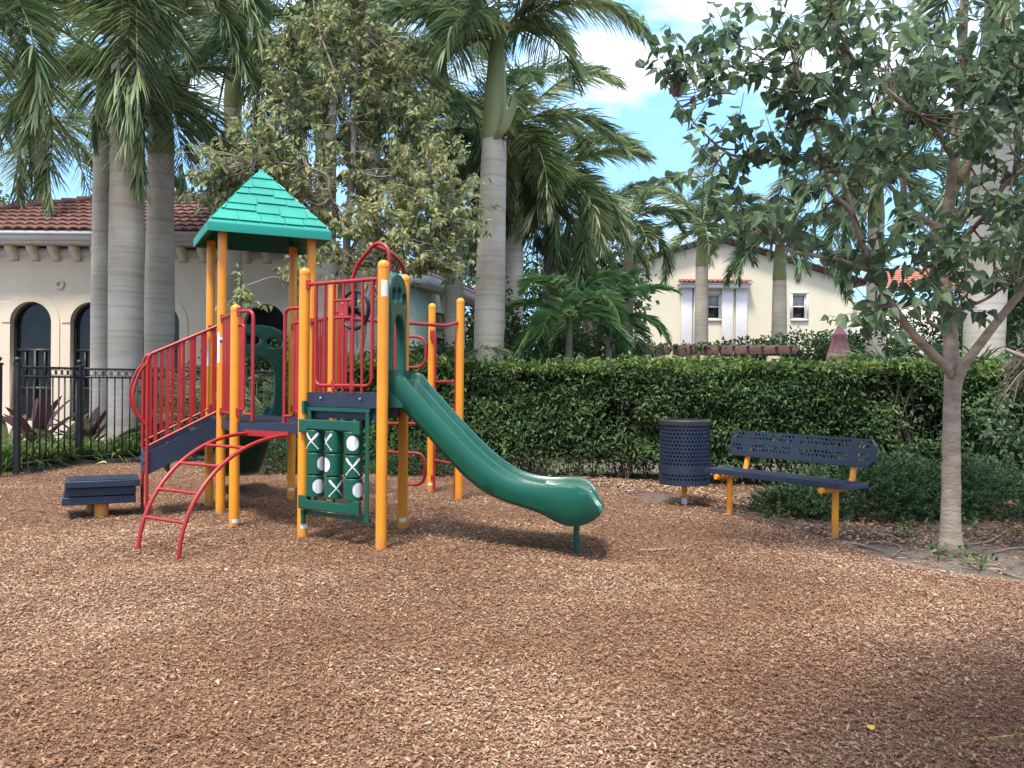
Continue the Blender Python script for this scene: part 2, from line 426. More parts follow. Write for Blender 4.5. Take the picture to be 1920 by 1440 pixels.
# the loose wood chips lying on it
def chipmat():
    m = leafmat('wood_chip', [(0.135, 0.066, 0.036), (0.190, 0.096, 0.053), (0.240, 0.126, 0.071), (0.282, 0.153, 0.090), (0.325, 0.190, 0.118), (0.43, 0.295, 0.205)],
                trans=0, rough=0.85, spec=0.15, noise=0.5, amp=1.9)
    return m
def chips(n, x0, x1, y0, y1, lmin, lmax, rng, dens=None, soil=False):
    x = rng.uniform(x0, x1, n); y = rng.uniform(y0, y1, n)
    vis = (np.abs(x) < 0.66 * y + 1.7) & ((y < edge_y(x) + rng.normal(0, 0.10, n)) if not soil else (y > edge_y(x)))
    if dens is not None: vis &= rng.random(n) < dens(x, y)
    x, y = x[vis], y[vis]; n = len(x)
    z = (mulch_z(x, y) if not soil else ground_z(x, y) * .8 - .012) + rng.uniform(0.001, 0.016, n)
    L = rng.uniform(lmin, lmax, n) * rng.choice([0.55, 0.8, 1, 1.35], n); Wd = L * rng.uniform(0.22, 0.55, n); shred = rng.random(n) < .05; L = np.where(shred, L * 2.4, L); Wd = np.where(shred, Wd * .6, Wd)
    az = rng.uniform(0, 2 * np.pi, n); tilt = rng.normal(0, 0.20, n); roll = rng.normal(0, 0.28, n)
    d = np.stack([np.cos(az) * np.cos(tilt), np.sin(az) * np.cos(tilt), np.sin(tilt)], -1)
    w = np.stack([-np.sin(az) * np.cos(roll), np.cos(az) * np.cos(roll), np.sin(roll)], -1)
    nn = np.cross(d, w); c = np.stack([x, y, z + np.abs(np.sin(tilt)) * L * 0.4], -1)
    loc = np.array([(-.5, -.35, 0), (-.45, .4, 0), (.02, -.5, .1), (0.05, .5, .1), (.5, -.28, 0), (.46, .3, 0)])
    loc = loc[None] + rng.normal(0, 0.07, (n, 6, 3)) * [1, 1, .3]
    P = c[:, None] + loc[..., :1] * (d * L[:, None])[:, None] + loc[..., 1:2] * (w * Wd[:, None])[:, None] + loc[..., 2:] * (nn * L[:, None])[:, None]
    b = np.arange(n)[:, None] * 6
    return P.reshape(-1, 3), np.concatenate([b + np.array([0, 2, 3, 1]), b + np.array([2, 4, 5, 3])])
rg = np.random.default_rng(21)
s_ = MB()
s_.add(*chips(820000, -5.6, 5.6, 2.2, 7.8, 0.0085, 0.020, rg, lambda x, y: np.clip((7.8 - y) / 3.6, 0, 1) ** 1.2))
s_.add(*chips(640000, -9.6, 8.0, 4.4, 14.0, 0.011, 0.025, rg, lambda x, y: np.clip((y - 4.4) / 2.2, 0, 1) * np.clip(1.45 - y / 14, 0.5, 1)))
s_.add(*chips(140000, 0.6, 10.0, 4.6, 12.5, 0.015, 0.045, rg, lambda x, y: np.clip(vnoise(x, y, 1.6, 44) * 2.2 - .55, .04, 1) * np.clip((np.hypot(x - 3.6, y - 6.5)) / 1.6 - .1, .22, 1), True))
tag(s_.build('wood_chips', chipmat(), smooth=False), kind='stuff')

# ------------------------------------------------------------ play structure
ua, aa, ba, S = A3(.834, -.552, 0), A3(.895, .446, 0), A3(-.446, .895, 0), 0.878
Z3 = A3(0, 0, 1)
P = {2: A3(-2.475, 7.63, 0)}
P[4] = P[2] + ua * S; P[5] = P[4] + ua * S; P[8] = P[2] + aa * S; P[9] = P[8] + ua * S
P[1] = P[2] + ba * S; P[6] = P[8] + ba * S; P[3] = P[1] + ba * S; P[7] = P[6] + ba * S
P[10] = A3(-.965, 10.23, 0); P[11] = A3(-.585, 9.56, 0)
DL, DU = 0.955, 1.235                                     # deck heights
play = thing('play_structure', 'red, yellow and green playground climber with turquoise peaked roof and slide', 'play structure', (-1.9, 8.2, 0))

def sticker(post, c, w, h, z, r, parent, name='sticker', mi='white', turn=0.0):
    """paper label wrapped round the front of a post"""
    v = -c[:2] / np.linalg.norm(c[:2]); a0 = math.atan2(v[1], v[0]) + turn
    a = np.linspace(a0 - w / 2 / r, a0 + w / 2 / r, 6)
    rows = np.array([[(c[0] + (r + .0012) * math.cos(t), c[1] + (r + .0012) * math.sin(t), zz) for t in a] for zz in (z, z + h)])
    m = MB(); m.loft(rows, closed=False, caps=False)
    return m.build(name, M[mi], parent)
PR = 0.0445
posts = {}
for k, p in P.items():
    top = {1: 2.83, 3: 2.83, 6: 2.83, 7: 2.83, 2: 2.0}.get(k, 2.27)
    m = MB()
    prof = [(PR, -0.1), (PR, top - .05)] + ([(PR + .0025, top - .049), (PR + .0025, top - .035)] + [((PR + .0025) * math.cos(t), top - .035 + .045 * math.sin(t)) for t in np.linspace(0.15, 1.55, 6)] if top < 2.8 else [(PR, top)])
    m.lathe(prof, p, 20)
    o = m.build('post', M['yellow'], play)
    posts[k] = o
    if k in (2, 4, 7, 8, 9, 10): sticker(o, p, .065, .035, .10 if k != 2 else .06, PR, o, turn=0.35 if k in (2, 4) else 0.1)
sticker(posts[5], P[5], .05, .13, 1.99, PR, posts[5], turn=.2)
sticker(posts[1], P[1], .03, .30, 1.50, PR, posts[1], turn=-.75)
sticker(posts[1], P[1], .045, .03, 1.70, PR, posts[1], mi='blueprint', turn=-.2)
sticker(posts[1], P[1], .055, .02, 1.73, PR, posts[1], turn=-.2)
sticker(posts[3], P[3], .03, .26, 1.48, PR, posts[3], turn=-.6)

# perforated sheet: cells with a round or slotted hole, really open
def perforated(m, o, ex, ey, nx, ny, cw, ch, rx, ry, keep=None, t=0.004, wrap=None, stagger=True, mi=None):
    """cells on the plane o + x ex + y ey; wrap maps (x,y,offset)->3D"""
    a = np.arange(8) * np.pi / 4 + np.pi / 8
    sq = np.array([(1, .414), (.414, 1), (-.414, 1), (-1, .414), (-1, -.414), (-.414, -1), (.414, -1), (1, -.414)])
    sq = np.array([(1, 1) if i in (0, 1) else (-1, 1) if i in (2, 3) else (-1, -1) if i in (4, 5) else (1, -1) for i in range(8)], float)
    sq = np.array([(1, .5), (.5, 1), (-.5, 1), (-1, .5), (-1, -.5), (-.5, -1), (.5, -1), (1, -.5)])
    nn = np.cross(ex, ey) if wrap is None else None
    VV, FF = [], []; n0 = 0
    for j in range(ny):
        for i in range(nx):
            cx, cy = (i + .5) * cw, (j + .5) * ch
            k = True if keep is None else keep(cx, cy)
            if k is None: continue
            hx = cx + (cw * .25 if (stagger and j % 2) else -cw * .25 if stagger else 0)
            out_ = [(cx + cw / 2 * p, cy + ch / 2 * q) for p, q in sq] + [(cx + cw / 2 * p, cy + ch / 2 * q) for p, q in ((1, 1), (-1, 1), (-1, -1), (1, -1))]
            inn = [(hx + rx * math.cos(t_), cy + ry * math.sin(t_)) for t_ in a]
            pts = out_ + inn
            f3 = (lambda x, y, e: np.asarray(o) + x * np.asarray(ex) + y * np.asarray(ey) + e * nn) if wrap is None else wrap
            top = [f3(x, y, t / 2) for x, y in pts]; bot = [f3(x, y, -t / 2) for x, y in pts]
            VV += top + bot
            for off, fl in ((0, False), (20, True)):
                fs = []
                if k:
                    for q in range(8): fs.append([off + q, off + (q + 1) % 8, off + 12 + (q + 1) % 8, off + 12 + q])
                else:
                    fs.append([off + 12 + q for q in range(8)]); 
                    for q in range(8): fs.append([off + q, off + (q + 1) % 8, off + 12 + (q + 1) % 8, off + 12 + q])
                fs += [[off + 0, off + 8, off + 1, off + 1], [off + 2, off + 9, off + 3, off + 3], [off + 4, off + 10, off + 5, off + 5], [off + 6, off + 11, off + 7, off + 7]]
                for f in fs:
                    f = f[:3] if len(f) == 4 and f[2] == f[3] else f
                    FF.append(np.array(f[::-1] if fl else f) + n0)
            if k:
                for q in range(8): FF.append(np.array([12 + q, 12 + (q + 1) % 8, 32 + (q + 1) % 8, 32 + q]) + n0)
            n0 += 40
    if VV: m.add(np.array(VV), FF, mi)

def deck(poly, z, skirt, name='deck'):
    """coated steel deck: perforated top with a plain rim, skirt plates on every side"""
    poly = np.array([p[:2] for p in poly]); c = poly.mean(0)
    m = MB(); n = len(poly)
    rim, inn = c + (poly - c) * 0.985, c + (poly - c) * 0.84
    V = np.concatenate([np.c_[rim, np.full(n, z)], np.c_[inn, np.full(n, z)]])
    m.add(V, np.array([[i, (i + 1) % n, (i + 1) % n + n, i + n] for i in range(n)]))
    for i in range(n):
        a, b = rim[i], rim[(i + 1) % n]
        m.bar(A3(*a, z - skirt / 2 - .001), A3(*b, z - skirt / 2 - .001), .02, skirt)
    def inside(x, y):
        q = o[:2] + x * ex[:2] + y * ey[:2]
        for i in range(n):
            a, b = inn[i], inn[(i + 1) % n]
            if (b[0] - a[0]) * (q[1] - a[1]) - (b[1] - a[1]) * (q[0] - a[0]) < 0: return None
        return True
    ex = norm(A3(*(poly[1] - poly[0]), 0)); ey = np.cross(Z3, ex)
    q = (inn - inn[0]); lo_x, hi_x = (q @ ex[:2]).min(), (q @ ex[:2]).max(); lo_y, hi_y = (q @ ey[:2]).min(), (q @ ey[:2]).max()
    o = A3(*inn[0], z) + ex * lo_x + ey * lo_y
    cw, chh = .075, .04
    inn = c + (poly - c) * 0.9
    nx, ny = int((hi_x - lo_x) / cw) + 1, int((hi_y - lo_y) / chh) + 1
    perforated(m, o - Z3 * .003, ex, ey, nx, ny, cw, chh, .024, .011, inside, t=.005)
    return m.build(name, M['navy'], play, angle=30)
deck([P[1], P[2], P[8], P[6]], DL, .09)
deck([P[3], P[1], P[6], P[7]], DL, .09)
deck([P[2], P[4], P[8]], DL, .075)
dk = deck([P[4], P[5], P[9], P[8]], DU, .115)
m = MB()                                                  # darker channel under the upper deck
cu_ = (P[4] + P[5] + P[9] + P[8]) / 4
m.prism([(cu_ + (P[k] - cu_) * .93)[:2] for k in (4, 5, 9, 8)], DU - .21, DU - .118)
m.build('deck_frame', M['navy'], play)
for f in (.24, .74):
    m = MB(); nrm = A3(-.552, -.834, 0)
    m.lathe([(.0, .008), (.010, .006), (.013, 0)], (0, 0, 0), 10)
    q = m.v[-1]; m.v[-1] = (P[4] + (P[5] - P[4]) * f + nrm * .012 + Z3 * (DU - .045)) + q[:, :1] * ua + q[:, 1:2] * Z3 + q[:, 2:] * nrm
    m.build('bolt', M['steel'], dk)
m = MB()                                                  # riser between the two deck heights
m.bar(P[4] + Z3 * (DL + .07) + aa * .06, P[8] + Z3 * (DL + .07) - aa * .06, .02, .12)
m.build('riser', M['navy'], play)

# roof: four shingled faces on a rolled eave
CR = (P[1] + P[7]) / 2; bf = -ba
hs = .60
cor = [CR + (-aa + bf) * hs, CR + (aa + bf) * hs, CR + (aa - bf) * hs, CR + (-aa - bf) * hs]
ZE, ZA = 2.875, 3.56
roof_o = MB()
lip = []
for sc_, zz in ((.985, ZE - .10), (1.0, ZE - .10), (1.005, ZE - .045), (1.0, ZE - .015), (.985, ZE), (.955, ZE + .018)):
    lip.append([CR * [1, 1, 0] + (c - CR) * sc_ + Z3 * zz for c in cor])
roof_o.loft(np.array(lip), caps=False)
apex = CR * [1, 1, 0] + Z3 * ZA
inner = [CR * [1, 1, 0] + (c - CR) * .955 + Z3 * (ZE + .018) for c in cor]
tip = [apex + (c - CR) * .045 - Z3 * .03 for c in cor]
roof_o.loft(np.array([inner, tip, [apex + (c - CR) * .03 for c in cor]]), caps=False)
roof_o.add([apex + (c - CR) * .03 for c in cor], np.array([[0, 1, 2, 3]]))
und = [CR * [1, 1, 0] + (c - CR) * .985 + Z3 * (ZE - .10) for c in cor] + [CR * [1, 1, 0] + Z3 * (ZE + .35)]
roof_o.mi = 1  # underside takes the darker slide green: shade under the eaves put into its colour
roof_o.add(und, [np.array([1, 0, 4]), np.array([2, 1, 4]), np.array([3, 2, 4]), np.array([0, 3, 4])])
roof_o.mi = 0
rr = np.random.default_rng(5)
for fi in range(4):                                       # moulded shakes, each a slightly raised slab
    A, B = inner[fi], inner[(fi + 1) % 4]; T = (tip[fi] + tip[(fi + 1) % 4]) / 2
    nr = norm(np.cross(B - A, apex - (A + B) / 2))
    rows = 6
    for r_ in range(rows):
        v0, v1 = (r_ + .02) / rows, min((r_ + 1.12) / rows, .97)
        x = rr.uniform(-.5, 0) * .2
        while x < 1:
            wdt = rr.uniform(.16, .27)
            jog = rr.uniform(-.035, .035)
            x0, x1 = x + .004, x + wdt - .004
            x += wdt
            vb = max(v0 + jog, .005)
            def pt(xx, v, e):
                L_, R_ = .5 * v / 1.0, 1 - .5 * v
                xx = min(max(xx, L_ * .94 + .004), 1 - L_ * .94 - .004)
                return A + (B - A) * xx + ((T - (A + B) / 2)) * v + nr * e
            if x1 < .5 * vb * .9 or x0 > 1 - .5 * vb * .9: continue
            e0, e1 = .016, .002
            q = [pt(x0, vb, e0), pt(x1, vb, e0), pt(x1, v1, e1), pt(x0, v1, e1), pt(x0, vb, -.002), pt(x1, vb, -.002), pt(x1, v1, -.004), pt(x0, v1, -.004)]
            roof_o.add(q, np.array([[0, 1, 2, 3], [4, 5, 1, 0], [5, 6, 2, 1], [7, 4, 0, 3]]))
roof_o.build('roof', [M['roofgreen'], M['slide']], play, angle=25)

# slat barriers
def clamp(m, p):
    m.box(p, (.035, .035, .07))
def slat_barrier(A, B, zb, zt, nsl, inset=.05):
    d = norm(B - A); A, B = A + d * inset, B - d * inset
    m = MB()
    m.tube([A + Z3 * zt, B + Z3 * zt], .0165, 10); m.tube([A + Z3 * zb, B + Z3 * zb], .0135, 8)
    for f in (np.arange(nsl) + .5) / nsl:
        p = A + (B - A) * f
        m.box(p + Z3 * (zb + zt) / 2, (.042, .009, zt - zb), (d, np.cross(Z3, d), Z3))
    for p in (A, B):
        clamp(m, p + Z3 * zt); clamp(m, p + Z3 * zb)
    return m.build('barrier', M['red'], play)
slat_barrier(P[1], P[2], DL + .07, 1.94, 8)
slat_barrier(P[8], P[6], DL + .07, 1.94, 8)
slat_barrier(P[6], P[7], DL + .07, 1.94, 8)

# front tube barrier of the upper deck with the wheel
nin = A3(.552, .834, 0)
def e45(f, z, off=0.0): return P[4] + (P[5] - P[4]) * f + nin * off + Z3 * z
m = MB()
m.tube([e45(.05, 2.135), e45(.95, 2.135)], .0165)
m.tube(bend_path([e45(.155, 2.135), e45(.155, 1.295), e45(.87, 1.295), e45(.87, 2.135)], .07), .0145)
fr = np.linspace(.155, .87, 7)
for f in fr[1:-1]:
    if abs(f - fr[3]) < .01:
        m.tube([e45(f, 2.135), e45(f, 1.99)], .0125); m.tube([e45(f, 1.84), e45(f, 1.25)], .0125)
    else: m.tube([e45(f, 2.135), e45(f, 1.23)], .0125)
for z in (1.985, 1.845): m.tube([e45(fr[2], z), e45(fr[4], z)], .0115)
m.box(e45(fr[3], 1.915), (.10, .012, .15), (ua, nin, Z3))
for f in (.05, .95): clamp(m, e45(f, 2.135))
for f in (fr[2], fr[4]): clamp(m, e45(f, 1.30))
bar_o = m.build('barrier', M['red'], play)
for z in (1.87, 1.96):
    m = MB(); m.box(e45(fr[3], z, -.009), (.014, .008, .014), (ua, nin, Z3)); m.build('bolt', M['steel'], bar_o)
m = MB()
wc = e45(fr[3], 1.915, .13)
ang = np.linspace(0, 2 * np.pi, 29)
m.tube([wc + .155 * (math.cos(t) * ua + math.sin(t) * Z3) for t in ang], .0145, 8, caps=False)
for t in (math.pi / 2, math.pi * 7 / 6, math.pi * 11 / 6):
    m.bar(wc, wc + .15 * (math.cos(t) * ua + math.sin(t) * Z3), .035, .016, up=nin)
m.tube([e45(fr[3], 1.915, .01), e45(fr[3], 1.915, .15)], .035, 12)
m.build('steering_wheel', M['black'], play)

# handhold loops beside the arched ladder
def hand_loop(A, d, side):
    """loop plate fixed to post A, reaching along d"""
    m = MB()
    zt, zb = 1.945, 1.0
    p0, p1 = A + d * .045, A + d * .235
    m.tube(bend_path([p0 + Z3 * zt, p1 + Z3 * zt, p1 + Z3 * (zb - .03)], .07), .0155)
    m.tube(bend_path([p0 + Z3 * (zt - .12), p0 + d * .07 + Z3 * (zt - .12), p0 + d * .07 + Z3 * (zb + .03), p1 + Z3 * (zb + .03)], .05), .013)
    m.box(p0 + d * .045 + Z3 * (zt + zb) / 2, (.05, .009, zt - zb - .12), (d, np.cross(Z3, d), Z3))
    m.tube([p0 + Z3 * (zb + .07), p0 + d * .05 + Z3 * (zb + .07)], .012)
    clamp(m, p0 + Z3 * zt); clamp(m, p0 + Z3 * (zb + .05))
    return m.build('hand_rail', M['red'], play)
hand_loop(P[2], ua, 1); hand_loop(P[4], -ua, -1)

# arched ladder
nout = -nin
lad = MB(); RL = 1.02
def arch(f, th, w=0.0):
    b = P[2] + (P[4] - P[2]) * f
    return b + nout * (.03 + RL * math.sin(th)) + Z3 * (.895 * math.cos(th) - .03 + .0)
for f in (.21, .79):
    lad.tube([arch(f, t) for t in np.linspace(0, math.pi / 2 + .04, 22)], .0165, 12)
lad.box(P[2] + (P[4] - P[2]) * .5 + nout * .015 + Z3 * (DL - .085), (.56, .012, .05), (ua, nout, Z3))
lo_ = lad.build('arch_ladder', M['red'], play)
for t in (.42, .70, .99, 1.25):
    m = MB(); m.tube([arch(.21, t), arch(.79, t)], .013, 10); m.build('rung', M['red'], lo_)

# tic-tac-toe panel
def gp(f, z, off=0.0): return P[4] + (P[5] - P[4]) * f + nout * off + Z3 * z
m = MB()
m.bar(gp(.03, 1.10), gp(.86, 1.10), .03, .03); m.bar(gp(.03, .235), gp(.86, .235), .028, .03)
for f in (.085, .825): m.bar(gp(f, 1.10), gp(f, .235), .028, .028)
m.box(gp(.045, 1.115, .03), (.03, .03, .10), (ua, nout, Z3)); m.box(gp(.045, .20, .03), (.03, .03, .11), (ua, nout, Z3))
for z0, z1, nf in ((.905, 1.015, 1), (.275, .385, -1)):
    zc, hh = (z0 + z1) / 2, (z1 - z0) / 2
    x0, x1 = .02 * S, .80 * S
    ol = [(x0, -hh), (x0 + .09, -hh), (x0 + .10, -hh + .03), (x1 - .10, -hh + .03), (x1 - .09, -hh), (x1, -hh), (x1, hh), (x0, hh)]
    ol = [(x, y * nf) for x, y in ol]
    if nf < 0: ol = ol[::-1]
    m.plate(ol, [], .035, P[4] + nout * .055 + Z3 * zc, (ua, Z3, nout), bevel=.008)
for f in (.18, .425, .67): m.tube([gp(f, .95, .01), gp(f, .30, .01)], .012, 8)
gpan = m.build('game_panel', M['game'], play, angle=30)
CYL = [[('x', -28), ('x', -62), ('o', -8)], [('o', 48), ('o', -66), ('x', -6)], [('o', 22), ('x', 14), ('o', 34)]]
for r_ in range(3):
    for c_ in range(3):
        c = gp((.18, .425, .67)[c_], 0, .012)
        z0 = .752 - r_ * .186; H_ = .176; r = .074
        m = MB()
        m.lathe([(0, z0), (r - .006, z0), (r, z0 + .006), (r, z0 + H_ - .006), (r - .006, z0 + H_), (0, z0 + H_)], c, 28)
        kind, da = CYL[r_][c_]
        v = -c[:2]; a0 = math.atan2(v[1], v[0])
        def wrap(x, y, e=.0012):
            t = a0 + math.radians(da) + x / r
            return (c[0] + (r + e) * math.cos(t), c[1] + (r + e) * math.sin(t), z0 + H_ / 2 + y)
        def ribbon(pts, wid, mi, e=.0012):
            pts = np.asarray(pts, float); T = np.gradient(pts, axis=0); T = norm(T); N = np.c_[-T[:, 1], T[:, 0]]
            rows = [[wrap(*(p + n_ * w_ * s2), e) for s2 in (-1, -.33, .33, 1)] for p, n_, w_ in zip(pts, N, wid)]
            m.loft(np.array(rows), closed=False, caps=False, mi=mi)
        if kind == 'o':
            Rb = .052
            rings = [[wrap(q * Rb * math.cos(t), q * Rb * 1.12 * math.sin(t)) for t in np.linspace(0, 2 * np.pi, 28, endpoint=False)] for q in (1, .8, .6, .4, .2, .02)]
            m.loft(np.array(rings), caps=True, mi=1)
            for sg in (-1, 1):
                t = np.linspace(-.85, .85, 14)
                ribbon([(sg * (.062 - .042 * math.cos(q)), .056 * math.sin(q)) for q in t], np.full(14, .0014), 2, .0022)
        else:
            for sg in (-1, 1):
                s_l = np.linspace(0, 1, 14)
                pts = np.c_[sg * (.058 - .116 * s_l), .066 - .132 * s_l]
                wid = np.interp(s_l, [0, .06, .3, .6, .93, .95, 1], [.0085, .0105, .0095, .0042, .0030, .0075, .0070])
                ribbon(pts, wid, 1, .0012 + .0006 * (sg > 0))
        m.build('game_cylinder', [M['game'], M['white'], M['seam']], gpan, angle=30)

# slides
def slide_body(stations, axis_o, dx, dy, W_):
    """stations = (x along slide, z underside, z rim); lofted trough with rolled double rims"""
    prof = [(-.84, .0), (-.95, .16), (-1.0, .45), (-1.0, .80), (-.965, .94), (-.90, 1.0), (-.83, .985), (-.785, .90), (-.755, .76), (-.70, .69), (-.64, .72), (-.59, .77),
            (-.53, .75), (-.48, .62), (-.42, .46), (-.36, .38), (-.2, .34), (0, .33)]
    prof = prof + [(-x, y) for x, y in prof[-2::-1]] + [(.5, -.02), (0, -.03), (-.5, -.02)]
    st = np.array(stations, float)
    x = st[:, 0]; k = 5
    sp = smooth_path(st, k)
    rows = []
    for i, (xx, zb, zr) in enumerate(sp):
        rows.append([axis_o + dx * xx + dy * (W_ * a) + Z3 * (zb + (zr - zb) * b) for a, b in prof])
    return np.array(rows), sp
SO = A3(-.98, 7.1, 0); sdx = norm(A3(1, -.18, 0)); sdy = np.cross(Z3, sdx)
nose = [(.06, 1.13, 1.42), (.14, 1.10, 1.40), (.235, 1.02, 1.29), (.385, .86, 1.125), (.535, .694, .965), (.68, .55, .815), (.83, .44, .685), (.98, .372, .585), (1.13, .325, .535),
        (1.27, .278, .515), (1.37, .225, .515), (1.47, .185, .517), (1.56, .18, .505), (1.64, .195, .455), (1.70, .22, .365), (1.735, .245, .305), (1.745, .26, .285)]
def nf(x, z):                                             # the near side comes closer as the slide runs out
    f = (6.77 - .18 * x) / 6.8
    return ((x - .98) * f + .98) / sdx[0], 1.32 - (1.32 - z) * f
nose = [(nf(x, b)[0], nf(x, b)[1], nf(x, t)[1]) for x, b, t in nose]
rows, sp = slide_body(nose, SO, sdx, sdy, .33)
n_ = len(rows)
for i in range(n_):                                       # round the nose in plan
    xx = sp[i][0]
    f = 1 - .42 * np.clip((xx - 1.50) / .22, 0, 1) ** 3
    c = SO + sdx * xx
    off = (rows[i] - c) @ sdy
    rows[i] = rows[i] + np.outer(off * (f - 1), sdy)
m = MB(); m.loft(rows)
slide = m.build('slide', M['slide'], play, angle=32)
m = MB(); lg = SO + sdx * 1.53
m.tube([lg + Z3 * -.1, lg + Z3 * .22], .024, 14)
m.build('support_leg', M['slide'], slide)
def hood(o, ex, nrm, deckz, wdt=.80):
    """moulded arch over the slide's mouth: two legs, a bowed top bar with two openings, flared feet"""
    h = wdt / 2
    hf = [(.40, 0), (.52, .06), (.60, .18), (.62, .32), (.62, .46), (.56, .57), (.42, .635), (.2, .66)]
    ho = [(1, 0), (.99, .12), (.93, .22), (.90, .32), (.90, .55), (.95, .66), (.98, .76), (.95, .87), (.84, .95), (.6, .995), (.3, 1.015)]
    ol = [(-h * x, y) for x, y in ho[:1]] + [(-h * x, y) for x, y in hf] + [(h * x, y) for x, y in hf[::-1]] + [(h * x, y) for x, y in ho] + [(-h * x, y) for x, y in ho[:0:-1]]
    def oval(cx, cy, rx, ry): return [(cx + rx * np.sign(math.cos(t)) * abs(math.cos(t)) ** .7, cy + ry * np.sign(math.sin(t)) * abs(math.sin(t)) ** .7) for t in np.linspace(0, -2 * np.pi, 20, endpoint=False)]
    m = MB()
    m.plate(ol, [oval(-h * .62, .82, .085, .05), oval(h * .62, .82, .085, .05), oval(0, .85, .09, .05)], .075, o + Z3 * deckz, (ex, Z3, nrm), bevel=.02)
    for sg in (-1, 1):                                    # wings that hug the trough
        q = o + ex * (sg * h * .80) + Z3 * (deckz + .06) + nrm * .07
        m.box(q, (.14, .13, .30), (ex, nrm, Z3))
    return m
hm = hood(SO + A3(.0, .03, 0), A3(.053, .998, 0), A3(.998, -.053, 0), DU - .02, .74)
hm.build('slide_hood', M['slide'], slide, angle=40, bevel=0)
# second, lower slide leaving the roofed deck towards the back
S2 = (P[3] + P[7]) / 2
st2 = [(.03, .84, 1.10), (.12, .82, 1.08), (.25, .70, .95), (.45, .52, .76), (.65, .37, .60), (.85, .26, .48), (1.05, .20, .42), (1.2, .17, .41), (1.32, .17, .40), (1.42, .20, .34), (1.46, .23, .30)]
rows, sp = slide_body(st2, S2 * [1, 1, 0], ba, -aa, .29)
m = MB(); m.loft(rows)
sl2 = m.build('slide', M['slide'], play, angle=60)
m = MB(); lg = S2 * [1, 1, 0] + ba * 1.2; m.tube([lg + Z3 * -.1, lg + Z3 * .2], .024, 12); m.build('support_leg', M['slide'], sl2)
m = MB(); lg = S2 * [1, 1, 0] + ba * .5 - aa * .1; m.tube([lg + Z3 * -.1, lg + Z3 * .55], .024, 12)
m.build('support_leg', M['slide'], sl2)
hood(S2 * [1, 1, 0] + ba * .05, -aa, ba, DL - .02).build('slide_hood', M['slide'], sl2, angle=40)

# stairs with handrails
stair = MB()
LN = .68
near, far = P[1] + ba * .10, P[3] - ba * .10
def on(b, t, z): return b - aa * t + Z3 * z
for b in (near, far):
    V = [on(b, -.06, 1.0), on(b, LN, .615), on(b, LN, .405), on(b, .16, .66), on(b, -.06, .80)]
    w = ba * .012
    V = [v - w for v in V] + [v + w for v in V]
    stair.add(V, [np.arange(5)[::-1], np.arange(5) + 5] + [np.array([i, (i + 1) % 5, (i + 1) % 5 + 5, i + 5]) for i in range(5)])
for t, z in ((.10, .815), (.33, .67), (.57, .53)):
    stair.box(on((near + far) / 2, t, z), (.25, np.linalg.norm(far - near) - .03, .035), (aa, ba, Z3))
    stair.box(on((near + far) / 2, t - .11, z - .06), (.012, np.linalg.norm(far - near) - .03, .12), (aa, ba, Z3))
stair.box(on((near + far) / 2, LN - .01, .51), (.02, np.linalg.norm(far - near) - .03, .2), (aa, ba, Z3))
st_o = stair.build('staircase', M['navy'], play, bevel=.004)
for b in (near, far):
    m = MB(); tn = LN - .015; b = b - ba * (.02 if b is near else -.02)
    m.tube(bend_path([on(b, .0, 1.885), on(b, tn - .02, 1.575), on(b, tn, 1.52), on(b, tn, -.1)], .06), .0165)
    m.tube([on(b, .0, 1.035), on(b, tn, .69)], .0125)
    m.tube(smooth_path([on(b, tn, 1.50), on(b, tn + .07, 1.40), on(b, tn + .125, 1.20), on(b, tn + .09, 1.02), on(b, tn, .88)]), .0135)
    for t in np.linspace(.06, tn - .07, 6):
        zt, zb = 1.885 - .31 * t / tn, 1.035 - .345 * t / tn
        m.box(on(b, t, (zt + zb) / 2), (.034, .009, zt - zb), (aa, ba, Z3))
    m.box(on(b, tn - .012, 1.2), (.03, .009, .62), (aa, ba, Z3))
    clamp(m, on(b, .01, 1.885)); clamp(m, on(b, .01, 1.035))
    m.build('hand_rail', M['red'], st_o)
pl = MB()
PO = A3(-3.66, 8.42, 0)
pc = PO - aa * .33 + ba * .27
pl.box(pc + Z3 * .315, (.66, .54, .065), (aa, ba, Z3))
pl.box(pc - aa * .02 + ba * .02 + Z3 * .236, (.63, .47, .082), (aa, ba, Z3))
pl.box(pc - aa * .03 + ba * .02 + Z3 * .152, (.65, .49, .075), (aa, ba, Z3))
po = pl.build('step_platform', M['navy'], play, bevel=.006)
m = MB()
perforated(m, PO - aa * .62 + ba * .04 + Z3 * .350, aa, ba, 8, 11, .072, .042, .022, .010, None, t=.003)
m.build('step_tread', M['navy'], po)
m = MB(); c = A3(-4.04, 8.42, 0) ; m.lathe([(.066, -.1), (.066, .305)], c, 20); m.build('stub_leg', M['yellow'], po)
m = MB(); c = pc - aa * .1 + ba * .2; m.lathe([(.045, -.1), (.045, .305)], c, 16); m.build('stub_leg', M['yellow'], po)

